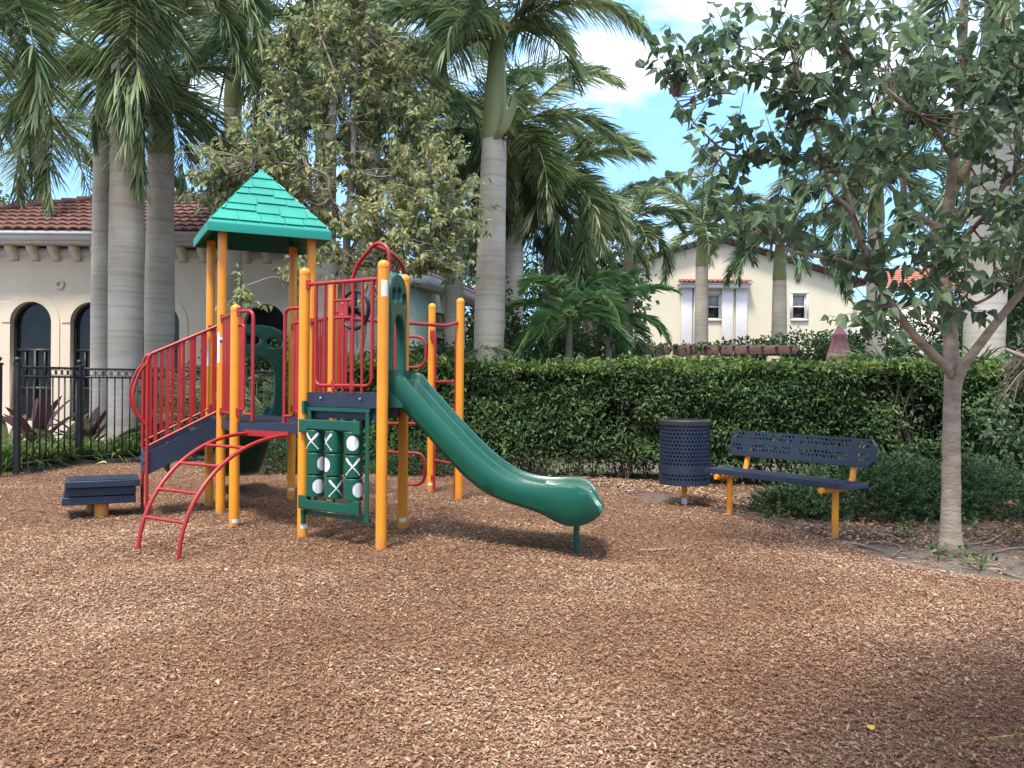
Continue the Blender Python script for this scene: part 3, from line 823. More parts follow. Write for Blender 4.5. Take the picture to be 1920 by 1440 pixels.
# entry arch over the back edge, spiral climber outside it
e0, e1 = P[8], P[9]
def e89(f, z, off=0.0): return e0 + (e1 - e0) * f + nin * off + Z3 * z
m = MB()
m.tube(bend_path([e89(.28, DU), e89(.28, 2.36), e89(.62, 2.60), e89(.79, 2.53), e89(.79, DU)], .16, 8), .0185, 12)
for f in (.10, .19): m.box(e89(f, 1.62), (.04, .009, .72), (ua, nin, Z3))
m.tube([e89(.06, 1.98), e89(.28, 1.98)], .014); m.tube([e89(.06, 1.27), e89(.28, 1.27)], .014)
m.box(e89(.89, 1.62), (.04, .009, .72), (ua, nin, Z3)); m.tube([e89(.79, 1.98), e89(.95, 1.98)], .014); m.tube([e89(.79, 1.27), e89(.95, 1.27)], .014)
m.build('entry_arch', M['red'], play)
m = MB()
pp = e89(.5, 0, .52)
m.tube(bend_path([e89(.58, 2.56), e89(.55, 2.53, .30), pp + Z3 * 2.42, pp + Z3 * -.1], .2, 8), .0175, 12)
le = norm(A3(.97, -.25, 0)); lz = [1.765, 1.47, 1.20, .93, .65, .345]
for k in range(5):
    sg = 1 if k % 2 == 0 else -1
    m.tube(bend_path([pp + Z3 * lz[k], pp + le * (sg * .215) + Z3 * lz[k], pp + le * (sg * .215) + Z3 * lz[k + 1], pp + Z3 * lz[k + 1]], .145, 8), .0145, 9)
m.build('loop_climber', M['red'], play)
m = MB()
m.tube(bend_path([P[8] + Z3 * 1.925 + A3(.04, .02, 0), P[11] + Z3 * 1.955 + A3(-.14, -.14, 0), P[11] + Z3 * 2.0 + A3(-.03, -.03, 0)], .08), .0185, 12)
m.box(P[10] + A3(.01, -.05, 1.90), (.05, .05, .10))
m.build('overhead_bar', M['red'], play)
m = MB()
dd = norm(P[11] - P[10]); q0, q1 = P[10] + dd * .10, P[11] - dd * .10
for q in (q0, q1):
    m.tube([q + Z3 * -.1, q + Z3 * 1.86], .016, 10); m.box(q + Z3 * 1.87 - dd * (.03 if q is q0 else -.03), (.05, .05, .10)); m.box(q + Z3 * .2 - dd * (.03 if q is q0 else -.03), (.05, .03, .05))
sl_ = m.build('side_ladder', M['red'], play)
for z in (.41, .72, 1.03, 1.34):
    m = MB(); m.tube([q0 + Z3 * z, q1 + Z3 * z], .013, 8); m.build('rung', M['red'], sl_)
# ------------------------------------------------------------ bench
B1, B2 = A3(2.224, 8.68, 0), A3(2.892, 7.61, 0)
bd = norm(B2 - B1); blen = np.linalg.norm(B2 - B1)
bench = thing('park_bench', 'navy perforated bench on yellow posts in front of the hedge', 'bench', (B1 + B2) / 2, math.atan2(bd[1], bd[0]))
X_, Y_ = A3(1, 0, 0), A3(0, 1, 0)                          # local: x along the bench, y to the back
hl = blen / 2
BL = .85
m = MB()
perforated(m, A3(-BL + .04, -.16, .475), X_, Y_, 40, 8, (2 * BL - .08) / 40, .04, .0150, .0135, None, t=.006)
ch_ = [(-BL, -.13), (-BL + .05, -.18), (BL - .05, -.18), (BL, -.13), (BL, .15), (BL - .05, .18), (-BL + .05, .18), (-BL, .15)]
ch_i = [(x * (BL - .04) / BL, y * .89) for x, y in ch_]
rowz = [[(*p, .474) for p in [(-BL + .04, -.16), (-BL + .04, -.16), (BL - .04, -.16), (BL - .04, -.16), (BL - .04, .16), (BL - .04, .16), (-BL + .04, .16), (-BL + .04, .16)]],
        [(*p, .476) for p in ch_], [(p[0] * 1.003, p[1] * 1.01, .468) for p in ch_], [(p[0] * 1.003, p[1] * 1.01, .432) for p in ch_]]
m.loft(np.array(rowz), caps=False)
m.build('seat', M['navy'], bench, local=True, angle=30)
# backrest, tilted back
tb = math.radians(12)
by = A3(0, math.sin(tb), math.cos(tb)); bo = A3(0, .215, .615)
m = MB(); hb = .235
rows_ = [(0, .05), (0, .10), (0, .15), (0, .20)]
def keepb(x, y):
    xx = x - BL + .04; j = int(y / (hb / 6)); 
    if j in (0, 3) : return False
    if abs(xx) < .05 or .60 < abs(xx) < .70: return False
    return True
perforated(m, bo + X_ * (-BL + .04) - by * .0, X_, by, 38, 6, (2 * BL - .08) / 38, hb / 6, .0160, .0160, keepb, t=.006)
def BP(x, y, e=0.0): return bo + X_ * x + by * y + np.cross(X_, by) * e
c_ = .05
ol = [(-BL, c_), (-BL + c_, -.012), (BL - c_, -.012), (BL, c_), (BL, hb - c_), (BL - c_, hb + .012), (-BL + c_, hb + .012), (-BL, hb - c_)]
ii = [(-BL + .04, 0), (-BL + .04, 0), (BL - .04, 0), (BL - .04, 0), (BL - .04, hb), (BL - .04, hb), (-BL + .04, hb), (-BL + .04, hb)]
m.loft(np.array([[BP(x, y, .002) for x, y in ii], [BP(x, y, .002) for x, y in ol], [BP(x * 1.002, y, -.006) for x, y in ol], [BP(x * 1.002, y, -.04) for x, y in ol]]), caps=False)
m.build('backrest', M['navy'], bench, local=True, angle=30)
for sx in (-hl, hl):
    m = MB(); m.lathe([(.03, -.1), (.03, .40)], (sx, 0, 0), 18); m.build('leg', M['yellow'], bench, local=True)
    m = MB()
    m.tube([A3(sx, -.20, .405), A3(sx, .06, .405)], .0275, 16)
    m.tube(bend_path([A3(sx, .02, .405), A3(sx, .215, .41), A3(sx, .315, .83)], .08), .0275, 14)
    m.build('support_arm', M['yellow'], bench, local=True)

# ------------------------------------------------------------ litter bin
bc = A3(1.907, 9.39, 0)
bin_ = thing('litter_bin', 'round navy perforated litter bin on a yellow post', 'litter bin', bc)
m = MB(); Rb = .272; nb_, rowsb = 44, 16
def wrapc(x, y, e): t = x / Rb; return ((Rb + e) * math.cos(t), (Rb + e) * math.sin(t), y)
def keepbin(x, y): return not (.11 < y < .19) and not (y < .03)
z_b, z_t = .25, .90
cw = 2 * np.pi * Rb / nb_; chh = (z_t - z_b) / rowsb
perforated(m, None, None, None, nb_, rowsb, cw, chh, .0140, .0145, lambda x, y: keepbin(x, y) , t=.004, wrap=lambda x, y, e: wrapc(x, y + z_b, e))
m.lathe([(0, z_b + .01), (Rb + .002, z_b + .01), (Rb + .004, z_b), (Rb, z_b - .01), (0, z_b - .01)], n=40)
m.build('basket', M['navy'], bin_, local=True, angle=30)
m = MB(); m.lathe([(Rb - .01, .89), (Rb + .012, .89), (Rb + .014, .935), (Rb + .004, .945), (Rb - .03, .945), (Rb - .03, .89), (Rb - .01, .89)], n=44); m.build('rim', M['iron'], bin_, local=True)
m = MB(); m.lathe([(Rb - .035, .27), (Rb - .03, .88)], n=36)
m.build('liner', M['black'], bin_, local=True)
m = MB(); m.lathe([(.03, -.1), (.03, .25)], n=16); pst = m.build('post', M['yellow'], bin_, local=True)
m = MB(); m.lathe([(.0315, .02), (.0315, .085)], n=16); m.build('base_sleeve', M['white'], pst, local=True)

# ------------------------------------------------------------ iron fence and gate
def fence_run(name, label, cat, pts, h=1.5, gate=False, group=None):
    f = thing(name, label, cat, pts[0], group=group)
    pts = [np.asarray(p, float) for p in pts]
    m = MB()
    for a, b in zip(pts, pts[1:]):
        d = norm(b - a); L = np.linalg.norm(b - a)
        for z in (h, h - .135, .13):
            m.bar(a + Z3 * z, b + Z3 * z, .028, .03)
        n = max(2, int(round(L / .128)))
        for i in range(n):
            p = a + (b - a) * (i + .5) / n
            m.bar(p + Z3 * .05, p + Z3 * (h - .12), .017, .017)
            q = a + (b - a) * i / n
            if i: m.bar(q + Z3 * (h - .13), q + Z3 * h, .012, .012)
            t = np.linspace(0, 2 * np.pi, 13)
            m.tube([p + Z3 * (h - .067) + .047 * (math.cos(k) * d + math.sin(k) * Z3) for k in t], .006, 5, caps=False)
    m.build('picket_panel', M['iron'], f, smooth=False)
    for p in (pts if not gate else pts[:1]):
        m = MB(); m.box(p + Z3 * (h + .02) / 2, (.065, .065, h + .02)); m.box(p + Z3 * (h + .035), (.085, .085, .03))
        m.lathe([(.014, h + .05), (.014, h + .07), (.036, h + .09), (.04, h + .11), (.028, h + .13), (0, h + .14)], p, 12)
        m.build('post', M['iron'], f, angle=30)
    return f
FP = [A3(-6.93, 11.95, 0), A3(-6.72, 13.25, 0), A3(-6.0, 14.35, 0), A3(-4.6, 14.75, 0), A3(-3.0, 14.9, 0)]
fence_run('iron_fence', 'black iron picket fence with a row of rings, curving behind the stairs', 'fence', FP)
fence_run('iron_gate', 'black iron gate section at the left edge beside the fence post', 'gate', [A3(-7.05, 11.72, 0), A3(-8.2, 11.5, 0)], gate=True)
m = MB()
m.tube(smooth_path([A3(-6.95, 12.25, .0), A3(-6.6, 13.35, .0), A3(-5.9, 14.2, .0), A3(-4.5, 14.55, .0), A3(-3.2, 14.6, .0)], 8), .07, 10)
tag(m.build('bed_edging', mat('black_edging', (.03, .03, .032), None, 9, .6), loc=(-6.0, 13.8, 0)), 'low black edging strip along the foot of the fence', 'edging')

# ------------------------------------------------------------ buildings
M['stucco'] = mat('cream_stucco', (.76, .635, .48), (.70, .58, .435), 1.2, .92, bump=.35, bscale=55, spec=.15, detail=8, stretch=(1, 1, .35))
M['stucco2'] = mat('pale_yellow_stucco', (.66, .585, .43), (.60, .53, .39), .8, .92, bump=.3, bscale=40, spec=.15, detail=8, stretch=(1, 1, .35))
M['mint'] = mat('mint_stucco', (.66, .78, .65), (.60, .71, .59), 1.2, .92, bump=.3, bscale=50, spec=.15)
M['trim'] = mat('white_trim', (.68, .65, .62), (.62, .59, .56), 3, .7, bump=.1)
M['glass'] = mat('dark_window_glass', (.014, .016, .018), (.009, .010, .012), 2, .08, spec=.35)
M['bronze'] = mat('dark_bronze_frame', (.028, .027, .028), None, 8, .45)
def tilemat(n, c1, c2):
    m = mat(n, c1, c2, 3.0, .8, bump=.3, bscale=30, spec=.2, detail=8); return m
M['tile'] = tilemat('red_brown_roof_tile', (.20, .095, .075), (.125, .060, .050))
M['tile2'] = tilemat('orange_roof_tile', (.46, .17, .09), (.30, .10, .06))
M['tiledark'] = tilemat('dark_brown_roof_tile', (.12, .075, .06), (.07, .045, .038))

def tile_face(m, A, B, C, D, pitch=.25, row=.50):
    """barrel tiles on the roof face A-B (eave) to D-C (ridge): ribs up the slope, a step at each course"""
    A, B, C, D = [np.asarray(p, float) for p in (A, B, C, D)]
    e = norm(B - A); W_ = np.linalg.norm(B - A)
    nr = norm(np.cross(B - A, (C + D) / 2 - (A + B) / 2)); 
    if nr[2] < 0: nr = -nr
    upv = (D - A) - e * np.dot(D - A, e); Hh = np.linalg.norm(upv); upv = upv / Hh
    xd, xc = np.dot(D - A, e), np.dot(C - A, e)
    nrow = max(1, int(round(Hh / row)))
    xs = np.arange(0, W_ + pitch / 6, pitch / 6)
    for r_ in range(nrow):
        t0, t1 = r_ / nrow, min(1, (r_ + 1.04) / nrow)
        def line(t, lift):
            l, r2 = xd * t, W_ + (xc - W_) * t
            x = np.clip(xs, l, max(r2, l + 1e-3))
            z = .045 * np.abs(np.cos(np.pi * x / pitch)) ** .8 + lift
            return A + np.outer(x, e) + upv * Hh * t + np.outer(z, nr)
        R0, R00, R1 = line(t0, .05), line(t0, .01), line(t1, .0)
        n = len(xs)
        i = np.arange(n - 1)
        m.add(np.concatenate([R00, R0, R1]), np.concatenate([np.stack([i, i + 1, i + 1 + n, i + n], -1), np.stack([i + n, i + 1 + n, i + 1 + 2 * n, i + 2 * n], -1)]))
def ridge_caps(m, a, b, r=.12, step=.38):
    a, b = np.asarray(a, float), np.asarray(b, float); L = np.linalg.norm(b - a); n = max(1, int(L / step)); d = (b - a) / L
    for i in range(n):
        p, q = a + d * L * i / n, a + d * L * (i + 1.08) / n
        m.tube([p + Z3 * .03, q + Z3 * .0], [r, r * .8], 10)

def arch_pts(cx, z0, z1, w, n=16):
    """opening outline: straight to the spring line, semicircular head"""
    r = w / 2; zs = z1 - r
    return [(cx - r, z0), (cx + r, z0)] + [(cx + r * math.cos(t), zs + r * math.sin(t)) for t in np.linspace(0, math.pi, n)]

# clubhouse on the left
CY = 20.0
club = thing('clubhouse', 'cream stucco building with arched dark windows and red tile roof behind the palms', 'building', (-11, CY, 0))
wx = [at(58, 600, CY)[0], at(171, 600, CY)[0], at(298, 600, CY)[0], at(497, 600, CY)[0], at(-75, 600, CY)[0]]
zt_ = at(58, 565, CY)[2]
m = MB()
xl, xr = -17.5, at(556, 600, CY)[0]
WZ = .35
holes = [arch_pts(x, WZ, zt_, .98)[::-1] for x in wx]
m.plate([(xl, -.1), (xr, -.1), (xr, 4.40), (xl, 4.40)], holes, .30, A3(0, CY + .15, 0), (X_, Z3, A3(0, -1, 0)))
m.box(((xr - .12), CY + 4.8, 2.15), (.25, 9, 4.5))
m.build('wall', M['stucco'], club, smooth=False)
for x in wx:
    m = MB()                                              # raised band round the arch
    pts = arch_pts(0, 1.6, zt_ + .19, 1.36); pin = arch_pts(0, 1.6, zt_ - .005, .97)
    a_ = np.array([(x + p[0], CY - .02, p[1]) for p in pts[1:]] ); b_ = np.array([(x + p[0], CY - .02, p[1]) for p in pin[1:]])
    m.loft(np.array([a_ + [0, .03, 0], a_, b_, b_ + [0, .03, 0]]), closed=False, caps=False)
    m.build('window_surround', M['stucco'], club)
    wdw = MB()
    for dx in (-.47, .47, -.0): wdw.box((x + dx, CY + .2, (WZ + 2.75) / 2 if dx else 1.2), (.055, .06, (2.75 - WZ) if dx else 1.7))
    for zz in (2.02, 1.12, WZ + .03): wdw.box((x, CY + .2, zz), (.94, .055, .06))
    t = np.linspace(0, math.pi, 20)
    rr_ = .465
    wdw.tube([A3(x + rr_ * math.cos(k), CY + .2, zt_ - .49 + rr_ * math.sin(k)) for k in t], .035, 6)
    for dx in (-.23, .23): wdw.box((x + dx, CY + .2, 1.57), (.035, .045, .9))
    wo = wdw.build('window', M['bronze'], club, smooth=False)
    gm_ = MB(); gp_ = arch_pts(x, WZ, zt_, .97)
    gm_.add([(p[0], CY + .23, p[1]) for p in gp_], [np.arange(len(gp_))])
    gm_.build('pane', M['glass'], wo, smooth=False)
m = MB()
m.box(((xl + xr) / 2, CY + .10, 4.30), (xr - xl + .05, .3, .16)); m.box(((xl + xr) / 2 + .3, CY - .28, 4.47), (xr - xl + 1.0, .62, .05)); m.box(((xl + xr) / 2 + .3, CY - .60, 4.60), (xr - xl + 1.1, .06, .22)); m.box(((xl + xr) / 2 + .3, CY - .64, 4.66), (xr - xl + 1.14, .06, .10))
m.build('fascia', M['trim'], club, smooth=False)
for i, px in enumerate(np.arange(-260, 560, 39.5)):
    c = at(px + 12, 480, CY)
    m = MB()
    pr = [(0, 4.44), (-.30, 4.44), (-.30, 4.36), (-.27, 4.30), (-.20, 4.26), (-.12, 4.21), (-.08, 4.14), (-.0, 4.09)]
    n = len(pr)
    V = [(c[0] - .085, CY + y, z) for y, z in pr] + [(c[0] + .085, CY + y, z) for y, z in pr]
    m.add(V, [np.arange(n), np.arange(n)[::-1] + n] + [np.array([j, j + n, (j + 1) % n + n, (j + 1) % n]) for j in range(n)])
    m.build('corbel', M['stucco'], club, smooth=False)
m = MB(); c = at(113, 534, CY); t = np.linspace(0, 2 * np.pi, 19)
m.tube([A3(c[0] + .085 * math.cos(k), CY - .02, c[2] + .085 * math.sin(k)) for k in t], .035, 8, caps=False)
m.build('round_vent', M['stucco'], club)
zE, ye = 4.70, CY - .68
ra, rb = A3(-10.3, CY + 4.2, 6.55), A3(-9.35, CY + 4.2, 6.55)
ea, eb = A3(-15.2, ye, zE), A3(xr + .62, ye, zE)
ea2, eb2 = A3(-15.2, CY + 9, zE), A3(xr + .62, CY + 9, zE)
m = MB()
tile_face(m, ea, eb, rb, ra); tile_face(m, eb, eb2, rb, rb); tile_face(m, ea2, ea, ra, ra); tile_face(m, eb2, ea2, ra, rb)
for a, b in ((ea, ra), (eb, rb), (ra, rb)): ridge_caps(m, a + Z3 * .06, b + Z3 * .06)
m.build('roof', M['tile'], club, angle=50)
m = MB(); m.box((-13.5, CY + 6, 2.2), (8, .2, 4.4)); m.box((-6.5, CY + 6, 2.2), (6, .2, 4.4)); m.build('wall', M['stucco'], club, smooth=False)

# gabled house on the right
HY = 40.0
hx0, hx1, hap = 3.0, 15.95, 9.55
house = thing('gabled_house', 'pale yellow gabled house with white pilasters and two small windows beyond the hedge', 'house', (9.5, HY, 0))
m = MB()
zeL, zap = 6.2, 8.1
win = [(at(1337, 575, HY), .68, 1.18), (at(1498.5, 575, HY), .66, 1.18)]
hl_ = [[(c[0] - w / 2, c[2] - h / 2), (c[0] - w / 2, c[2] + h / 2), (c[0] + w / 2, c[2] + h / 2), (c[0] + w / 2, c[2] - h / 2)] for c, w, h in win]
m.plate([(hx0, -.1), (hx1, -.1), (hx1, zeL), (hap, zap), (hx0, zeL)], hl_, .3, A3(0, HY + .15, 0), (X_, Z3, A3(0, -1, 0)))
m.box((hx1 - .15, HY + 6.2, 3.0), (.3, 11.6, 6.2)); m.box((hx0 + .15, HY + 6.2, 3.0), (.3, 11.6, 6.2))
m.build('wall', M['stucco2'], house, smooth=False)
m = MB()
for a, b in (((hx0 - .5, zeL - .13), (hap, zap + .03)), ((hx1 + .5, zeL - .13), (hap, zap + .03))):
    p, q = A3(a[0], 0, a[1]), A3(b[0], 0, b[1]); d = norm(q - p); nz_ = norm(np.cross(d, A3(0, 1, 0))); nz_ = nz_ if nz_[2] > 0 else -nz_
    m.box((p + q) / 2 + A3(0, HY + 5.8, 0) + nz_ * .09, (np.linalg.norm(q - p), 12.4, .14), (d, A3(0, 1, 0), nz_))
    for k in range(int(np.linalg.norm(q - p) / .42)):
        c = p + d * (.42 * k + .2) + A3(0, HY - .40, 0) + nz_ * .17
        m.box(c, (.40, .16, .10), (norm(d + nz_ * .12), A3(0, 1, 0), nz_))
m.build('roof', M['tiledark'], house, smooth=False)
for c, w, h in win:
    m = MB()
    for sx in (-1, 1): m.box((c[0] + sx * (w / 2 - .03), HY + .10, c[2]), (.06, .1, h))
    for zz in (-h / 2 + .03, 0, h / 2 - .03): m.box((c[0], HY + .10, c[2] + zz), (w - .12, .09, .06))
    m.box((c[0], HY - .04, c[2] - h / 2 - .05), (w + .16, .10, .08))
    for sx in (-1, 1): m.box((c[0] + sx * (w / 2 + .05), HY - .02, c[2] + .02), (.09, .06, h + .08))
    m.box((c[0], HY - .02, c[2] + h / 2 + .06), (w + .2, .06, .09))
    wo = m.build('window', M['trim'], house, smooth=False)
    m = MB(); m.box((c[0], HY + .14, c[2]), (w, .02, h)); m.build('pane', M['glass'], wo, smooth=False)
    m = MB(); m.box((c[0], HY + .125, c[2] + h * .25), (w - .12, .006, h / 2 - .06)); m.build('blind', mat('grey_blind', (.30, .30, .30), None, 5, .8), wo, smooth=False)
can = MB()
for p0, p1 in ((1277, 1297), (1300, 1311), (1353, 1374), (1379, 1400)):
    a, b = at(p0, 540, HY), at(p1, 540, HY); zb_ = at(p0, 646, HY)[2]
    m = MB(); m.box(((a[0] + b[0]) / 2, HY - .07, (a[2] + zb_) / 2), (b[0] - a[0], .14, a[2] - zb_)); m.build('pilaster', M['trim'], house, smooth=False, bevel=.01)
a, b = at(1272, 540, HY), at(1403, 540, HY)
m = MB(); m.box(((a[0] + b[0]) / 2, HY - .22, a[2] + .06), (b[0] - a[0], .44, .16)); m.box(((a[0] + b[0]) / 2, HY - .25, a[2] + .17), (b[0] - a[0] + .1, .50, .06)); cn = m.build('canopy', M['trim'], house, smooth=False)
m = MB(); tile_face(m, A3(a[0] - .08, HY - .58, a[2] + .20), A3(b[0] + .08, HY - .58, a[2] + .20), A3(b[0] + .02, HY - .02, a[2] + .38), A3(a[0] - .02, HY - .02, a[2] + .38), .22, .28)
m.build('canopy_tiles', M['tile2'], cn)

# house with the orange roof further right
hs2 = thing('tiled_house', 'cream house with orange tile roof showing through the right tree', 'house', (17.5, 44, 0))
a = at(1600, 545, 44)
m = MB(); m.box((a[0] + 6, 48, 2.8), (11.5, 8, 5.9)); m.build('wall', M['stucco2'], hs2, smooth=False)
zr_ = at(1640, 541, 44)[2]
m = MB(); A_, B_ = A3(a[0] - .3, 43.5, zr_), A3(a[0] + 12.2, 43.5, zr_)
tile_face(m, A_, B_, A3(a[0] + 8, 48, zr_ + 1.6), A3(a[0] + 4, 48, zr_ + 1.6)); tile_face(m, A3(a[0] - .3, 52.5, zr_), A_, A3(a[0] + 4, 48, zr_ + 1.6), A3(a[0] + 4, 48, zr_ + 1.6))
m.build('roof', M['tile2'], hs2)
m = MB(); c = at(1657, 632, 43.9); m.box((c[0], 43.95, c[2] - .2), (1.0, .14, 2.6)); wo = m.build('window', M['trim'], hs2, smooth=False)
m = MB(); m.box((c[0], 43.87, c[2] - .2), (.8, .04, 2.4)); m.build('pane', M['glass'], wo, smooth=False)
m = MB(); m.box((c[0] + .3, 43.3, c[2] - .75), (2.2, .06, .08)); m.box((c[0] + .3, 43.3, c[2] - 1.6), (2.2, .06, .08))
for k in range(14): m.box((c[0] - .7 + k * .155, 43.3, c[2] - 1.17), (.03, .03, .85))
m.build('balcony_rail', M['trim'], hs2, smooth=False)
# further right, mostly behind the tree
hs3 = thing('grey_house', 'pale house with an orange roof edge behind the large right palm trunk', 'house', (15, 30, 0))
a = at(1700, 575, 30)
m = MB(); m.box((a[0] + 4.5, 33, 2.0), (8.6, 6, 4.3)); m.build('wall', mat('grey_stucco', (.62, .58, .54), None, 1.5, .9, bump=.2), hs3, smooth=False)
z_ = at(1840, 572, 30)[2]
m = MB(); tile_face(m, A3(a[0] + 1.6, 29.3, z_), A3(a[0] + 9.5, 29.3, z_), A3(a[0] + 8, 33, z_ + 1.2), A3(a[0] + 3, 33, z_ + 1.2)); m.build('roof', M['tile2'], hs3)

# mint green house seen end-on behind the tree
mint = thing('mint_house', 'mint green house with white eaves and orange tiles behind the playground', 'house', (-3, 19, 0))
Q0, Q1 = A3(-2.3, 19.4, 0), A3(-1.33, 23.8, 0)
md = norm(Q1 - Q0); mn = A3(md[1], -md[0], 0)
m = MB()
L_ = np.linalg.norm(Q1 - Q0)
m.box((Q0 + Q1) / 2 - mn * 1.2 + Z3 * 1.75, (L_, 2.4, 3.7), (md, mn, Z3)); m.build('wall', M['mint'], mint, smooth=False)
zm = 3.62
m = MB()
e0_, e1_ = Q0 + mn * .55 - md * .5 + Z3 * zm, Q1 + mn * .55 + md * .5 + Z3 * zm
m.bar(e0_, e1_, .06, .2); m.bar(e0_ - mn * .03 + Z3 * .12, e1_ - mn * .03 + Z3 * .12, .16, .06); m.bar(e0_ - mn * .3 - Z3 * .07, e1_ - mn * .3 - Z3 * .07, .6, .04)
e2_, e3_ = e1_ - mn * 3.4, e0_ - mn * 3.4
m.bar(e1_, e2_, .06, .2); m.bar(e3_, e0_, .06, .2)
m.build('fascia', M['trim'], mint, smooth=False)
m = MB()
r0, r1 = (e0_ + e3_) / 2 + md * 1.8 + Z3 * .75, (e1_ + e2_) / 2 - md * 1.8 + Z3 * .75
u_ = Z3 * .13
tile_face(m, e0_ + u_, e1_ + u_, r1, r0); tile_face(m, e1_ + u_, e2_ + u_, r1, r1); tile_face(m, e3_ + u_, e0_ + u_, r0, r0)
ridge_caps(m, e1_ + u_, r1); ridge_caps(m, e0_ + u_, r0)
m.build('roof', M['tile2'], mint, angle=50)
c = Q0 + md * (L_ * .45) + mn * .02
m = MB(); m.box(c + mn * .25 + Z3 * 2.72, (1.5, .55, .14), (md, mn, Z3)); cn = m.build('canopy', M['trim'], mint, smooth=False)
m = MB(); q = c + Z3 * 2.82; tile_face(m, q - md * .85 + mn * .6, q + md * .85 + mn * .6, q + md * .8 + Z3 * .2, q - md * .8 + Z3 * .2, .22, .3); m.build('canopy_tiles', M['tile2'], cn)
m = MB(); m.box(c + Z3 * 1.7, (1.0, .08, 1.5), (md, mn, Z3)); m.build('window', M['glass'], mint, smooth=False)

# ------------------------------------------------------------ pergola and closed parasol beyond the hedge
PYD = 22.0
perg = thing('pergola', 'weathered brown timber pergola on cream columns above the hedge', 'pergola', (4.8, PYD, 0))
wood = mat('weathered_wood', (.20, .115, .095), (.11, .065, .055), 5, .85, bump=.4, stretch=(.5, 3, 3))
pa, pb = at(1150, 657, PYD), at(1492, 656, PYD)
m = MB()
for dy in (0, 2.2):
    m.bar(pa + A3(0, dy, 0), pb + A3(0, dy, 0), .09, .22)
    m.bar(pa + A3(0.1, dy + .12, 0), pb + A3(-.1, dy + .12, 0), .06, .18)
m.build('beam', wood, perg, bevel=.01, smooth=False)
for px in np.linspace(1160, 1480, 13):
    c = at(px, 652, PYD); m = MB(); m.bar(A3(c[0], PYD - .22, pa[2] + .14), A3(c[0] + .1, PYD + 2.6, pa[2] + .14), .05, .075); m.build('rafter', wood, perg, smooth=False)
for px in (1176, 1208, 1253, 1310, 1452):
    for dy in ((0.05,) if px != 1310 else (0.05, 2.2)):
        c = at(px, 660, PYD); zt2 = pa[2] - .11; m = MB()
        m.lathe([(.17, -.1), (.17, .2), (.13, .26), (.115, zt2 - .35), (.14, zt2 - .3), (.12, zt2 - .26), (.13, zt2 - .2), (.2, zt2 - .14), (.2, zt2)], (c[0], PYD + dy, 0), 16)
        m.build('column', M['stucco2'], perg)
uc = at(1574, 680, 21.0)
par = thing('closed_parasol', 'closed dusty pink parasol standing behind the hedge', 'parasol', (uc[0], 21, 0))
zt3 = at(1574, 606, 21)[2]
m = MB(); rows = []
for z, r in ((1.25, .40), (1.7, .36), (2.1, .27), (zt3 - .32, .15), (zt3 - .30, .17), (zt3 - .22, .12), (zt3, .02)):
    rows.append([A3(uc[0] + r * (1 + .16 * math.cos(8 * t)) * math.cos(t), 21 + r * (1 + .16 * math.cos(8 * t)) * math.sin(t), z) for t in np.linspace(0, 2 * np.pi, 48, endpoint=False)])
m.loft(np.array(rows)); m.build('canopy', mat('dusty_pink_canvas', (.34, .16, .185), (.28, .13, .15), 6, .9, bump=.2), par, angle=180)
m = MB(); m.lathe([(.03, -.1), (.03, zt3 + .08), (0, zt3 + .1)], (uc[0], 21, 0), 10); m.build('pole', M['trim'], par)
# ------------------------------------------------------------ plants
GREENS = dict(
    palm=[(0.050, 0.085, 0.045), (0.088, 0.139, 0.065), (0.142, 0.201, 0.088), (0.224, 0.277, 0.124), (0.378, 0.378, 0.189)],
    palm2=[(0.048, 0.090, 0.053), (0.080, 0.144, 0.075), (0.125, 0.200, 0.098), (0.194, 0.269, 0.125)],
    tree=[(0.084, 0.121, 0.054), (0.146, 0.190, 0.084), (0.235, 0.280, 0.134), (0.336, 0.358, 0.174), (0.470, 0.414, 0.202)],
    near=[(0.067, 0.103, 0.065), (0.099, 0.148, 0.085), (0.146, 0.207, 0.112), (0.224, 0.297, 0.162)],
    bright=[(0.046, 0.098, 0.040), (0.081, 0.161, 0.057), (0.127, 0.230, 0.081), (0.207, 0.322, 0.127)],
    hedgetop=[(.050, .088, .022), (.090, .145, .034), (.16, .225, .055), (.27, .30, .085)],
    hedge=[(0.032, 0.060, 0.023), (0.057, 0.101, 0.034), (0.092, 0.152, 0.049), (0.172, 0.247, 0.081)],
    juniper=[(0.039, 0.079, 0.033), (0.072, 0.127, 0.050), (0.121, 0.182, 0.077)],
    cover=[(.035, .070, .018), (.065, .120, .028), (.110, .175, .045), (.19, .245, .085)],
    shrub=[(0.023, 0.052, 0.021), (0.044, 0.088, 0.031), (0.075, 0.130, 0.044)],
    dry=[(.05, .032, .022), (.09, .058, .038), (.16, .105, .068)])
for k in GREENS: M['lf_' + k] = leafmat('leaf_' + k, GREENS[k], trans=.48 if k == 'near' else .40 if k == 'tree' else .30 if k not in ('juniper', 'dry') else .12, noise=.7 if k in ('palm', 'palm2') else 1.4)
M['palmtrunk'] = trunkmat('grey_palm_trunk', (.60, .53, .47), (.44, .385, .34))
grime(M['palmtrunk'], (.27, .225, .19), .0, 1.7, .45)
M['palmtrunk2'] = trunkmat('brown_palm_trunk', (.26, .22, .19), (.17, .14, .12), ring=40)
M['shaft'] = mat('green_crownshaft', (.25, .265, .095), (.17, .19, .065), 1.6, .45, bump=.05, stretch=(2, 2, .35))
M['bark'] = mat('pale_tan_bark', (.40, .31, .235), (.26, .195, .145), 7, .9, bump=.5, bscale=26, stretch=(1, 1, 2.2), spec=.15, detail=8)
M['bark2'] = mat('pale_branch_bark', (.36, .30, .24), (.24, .19, .15), 6, .9, bump=.3, stretch=(1, 1, .5), spec=.15)
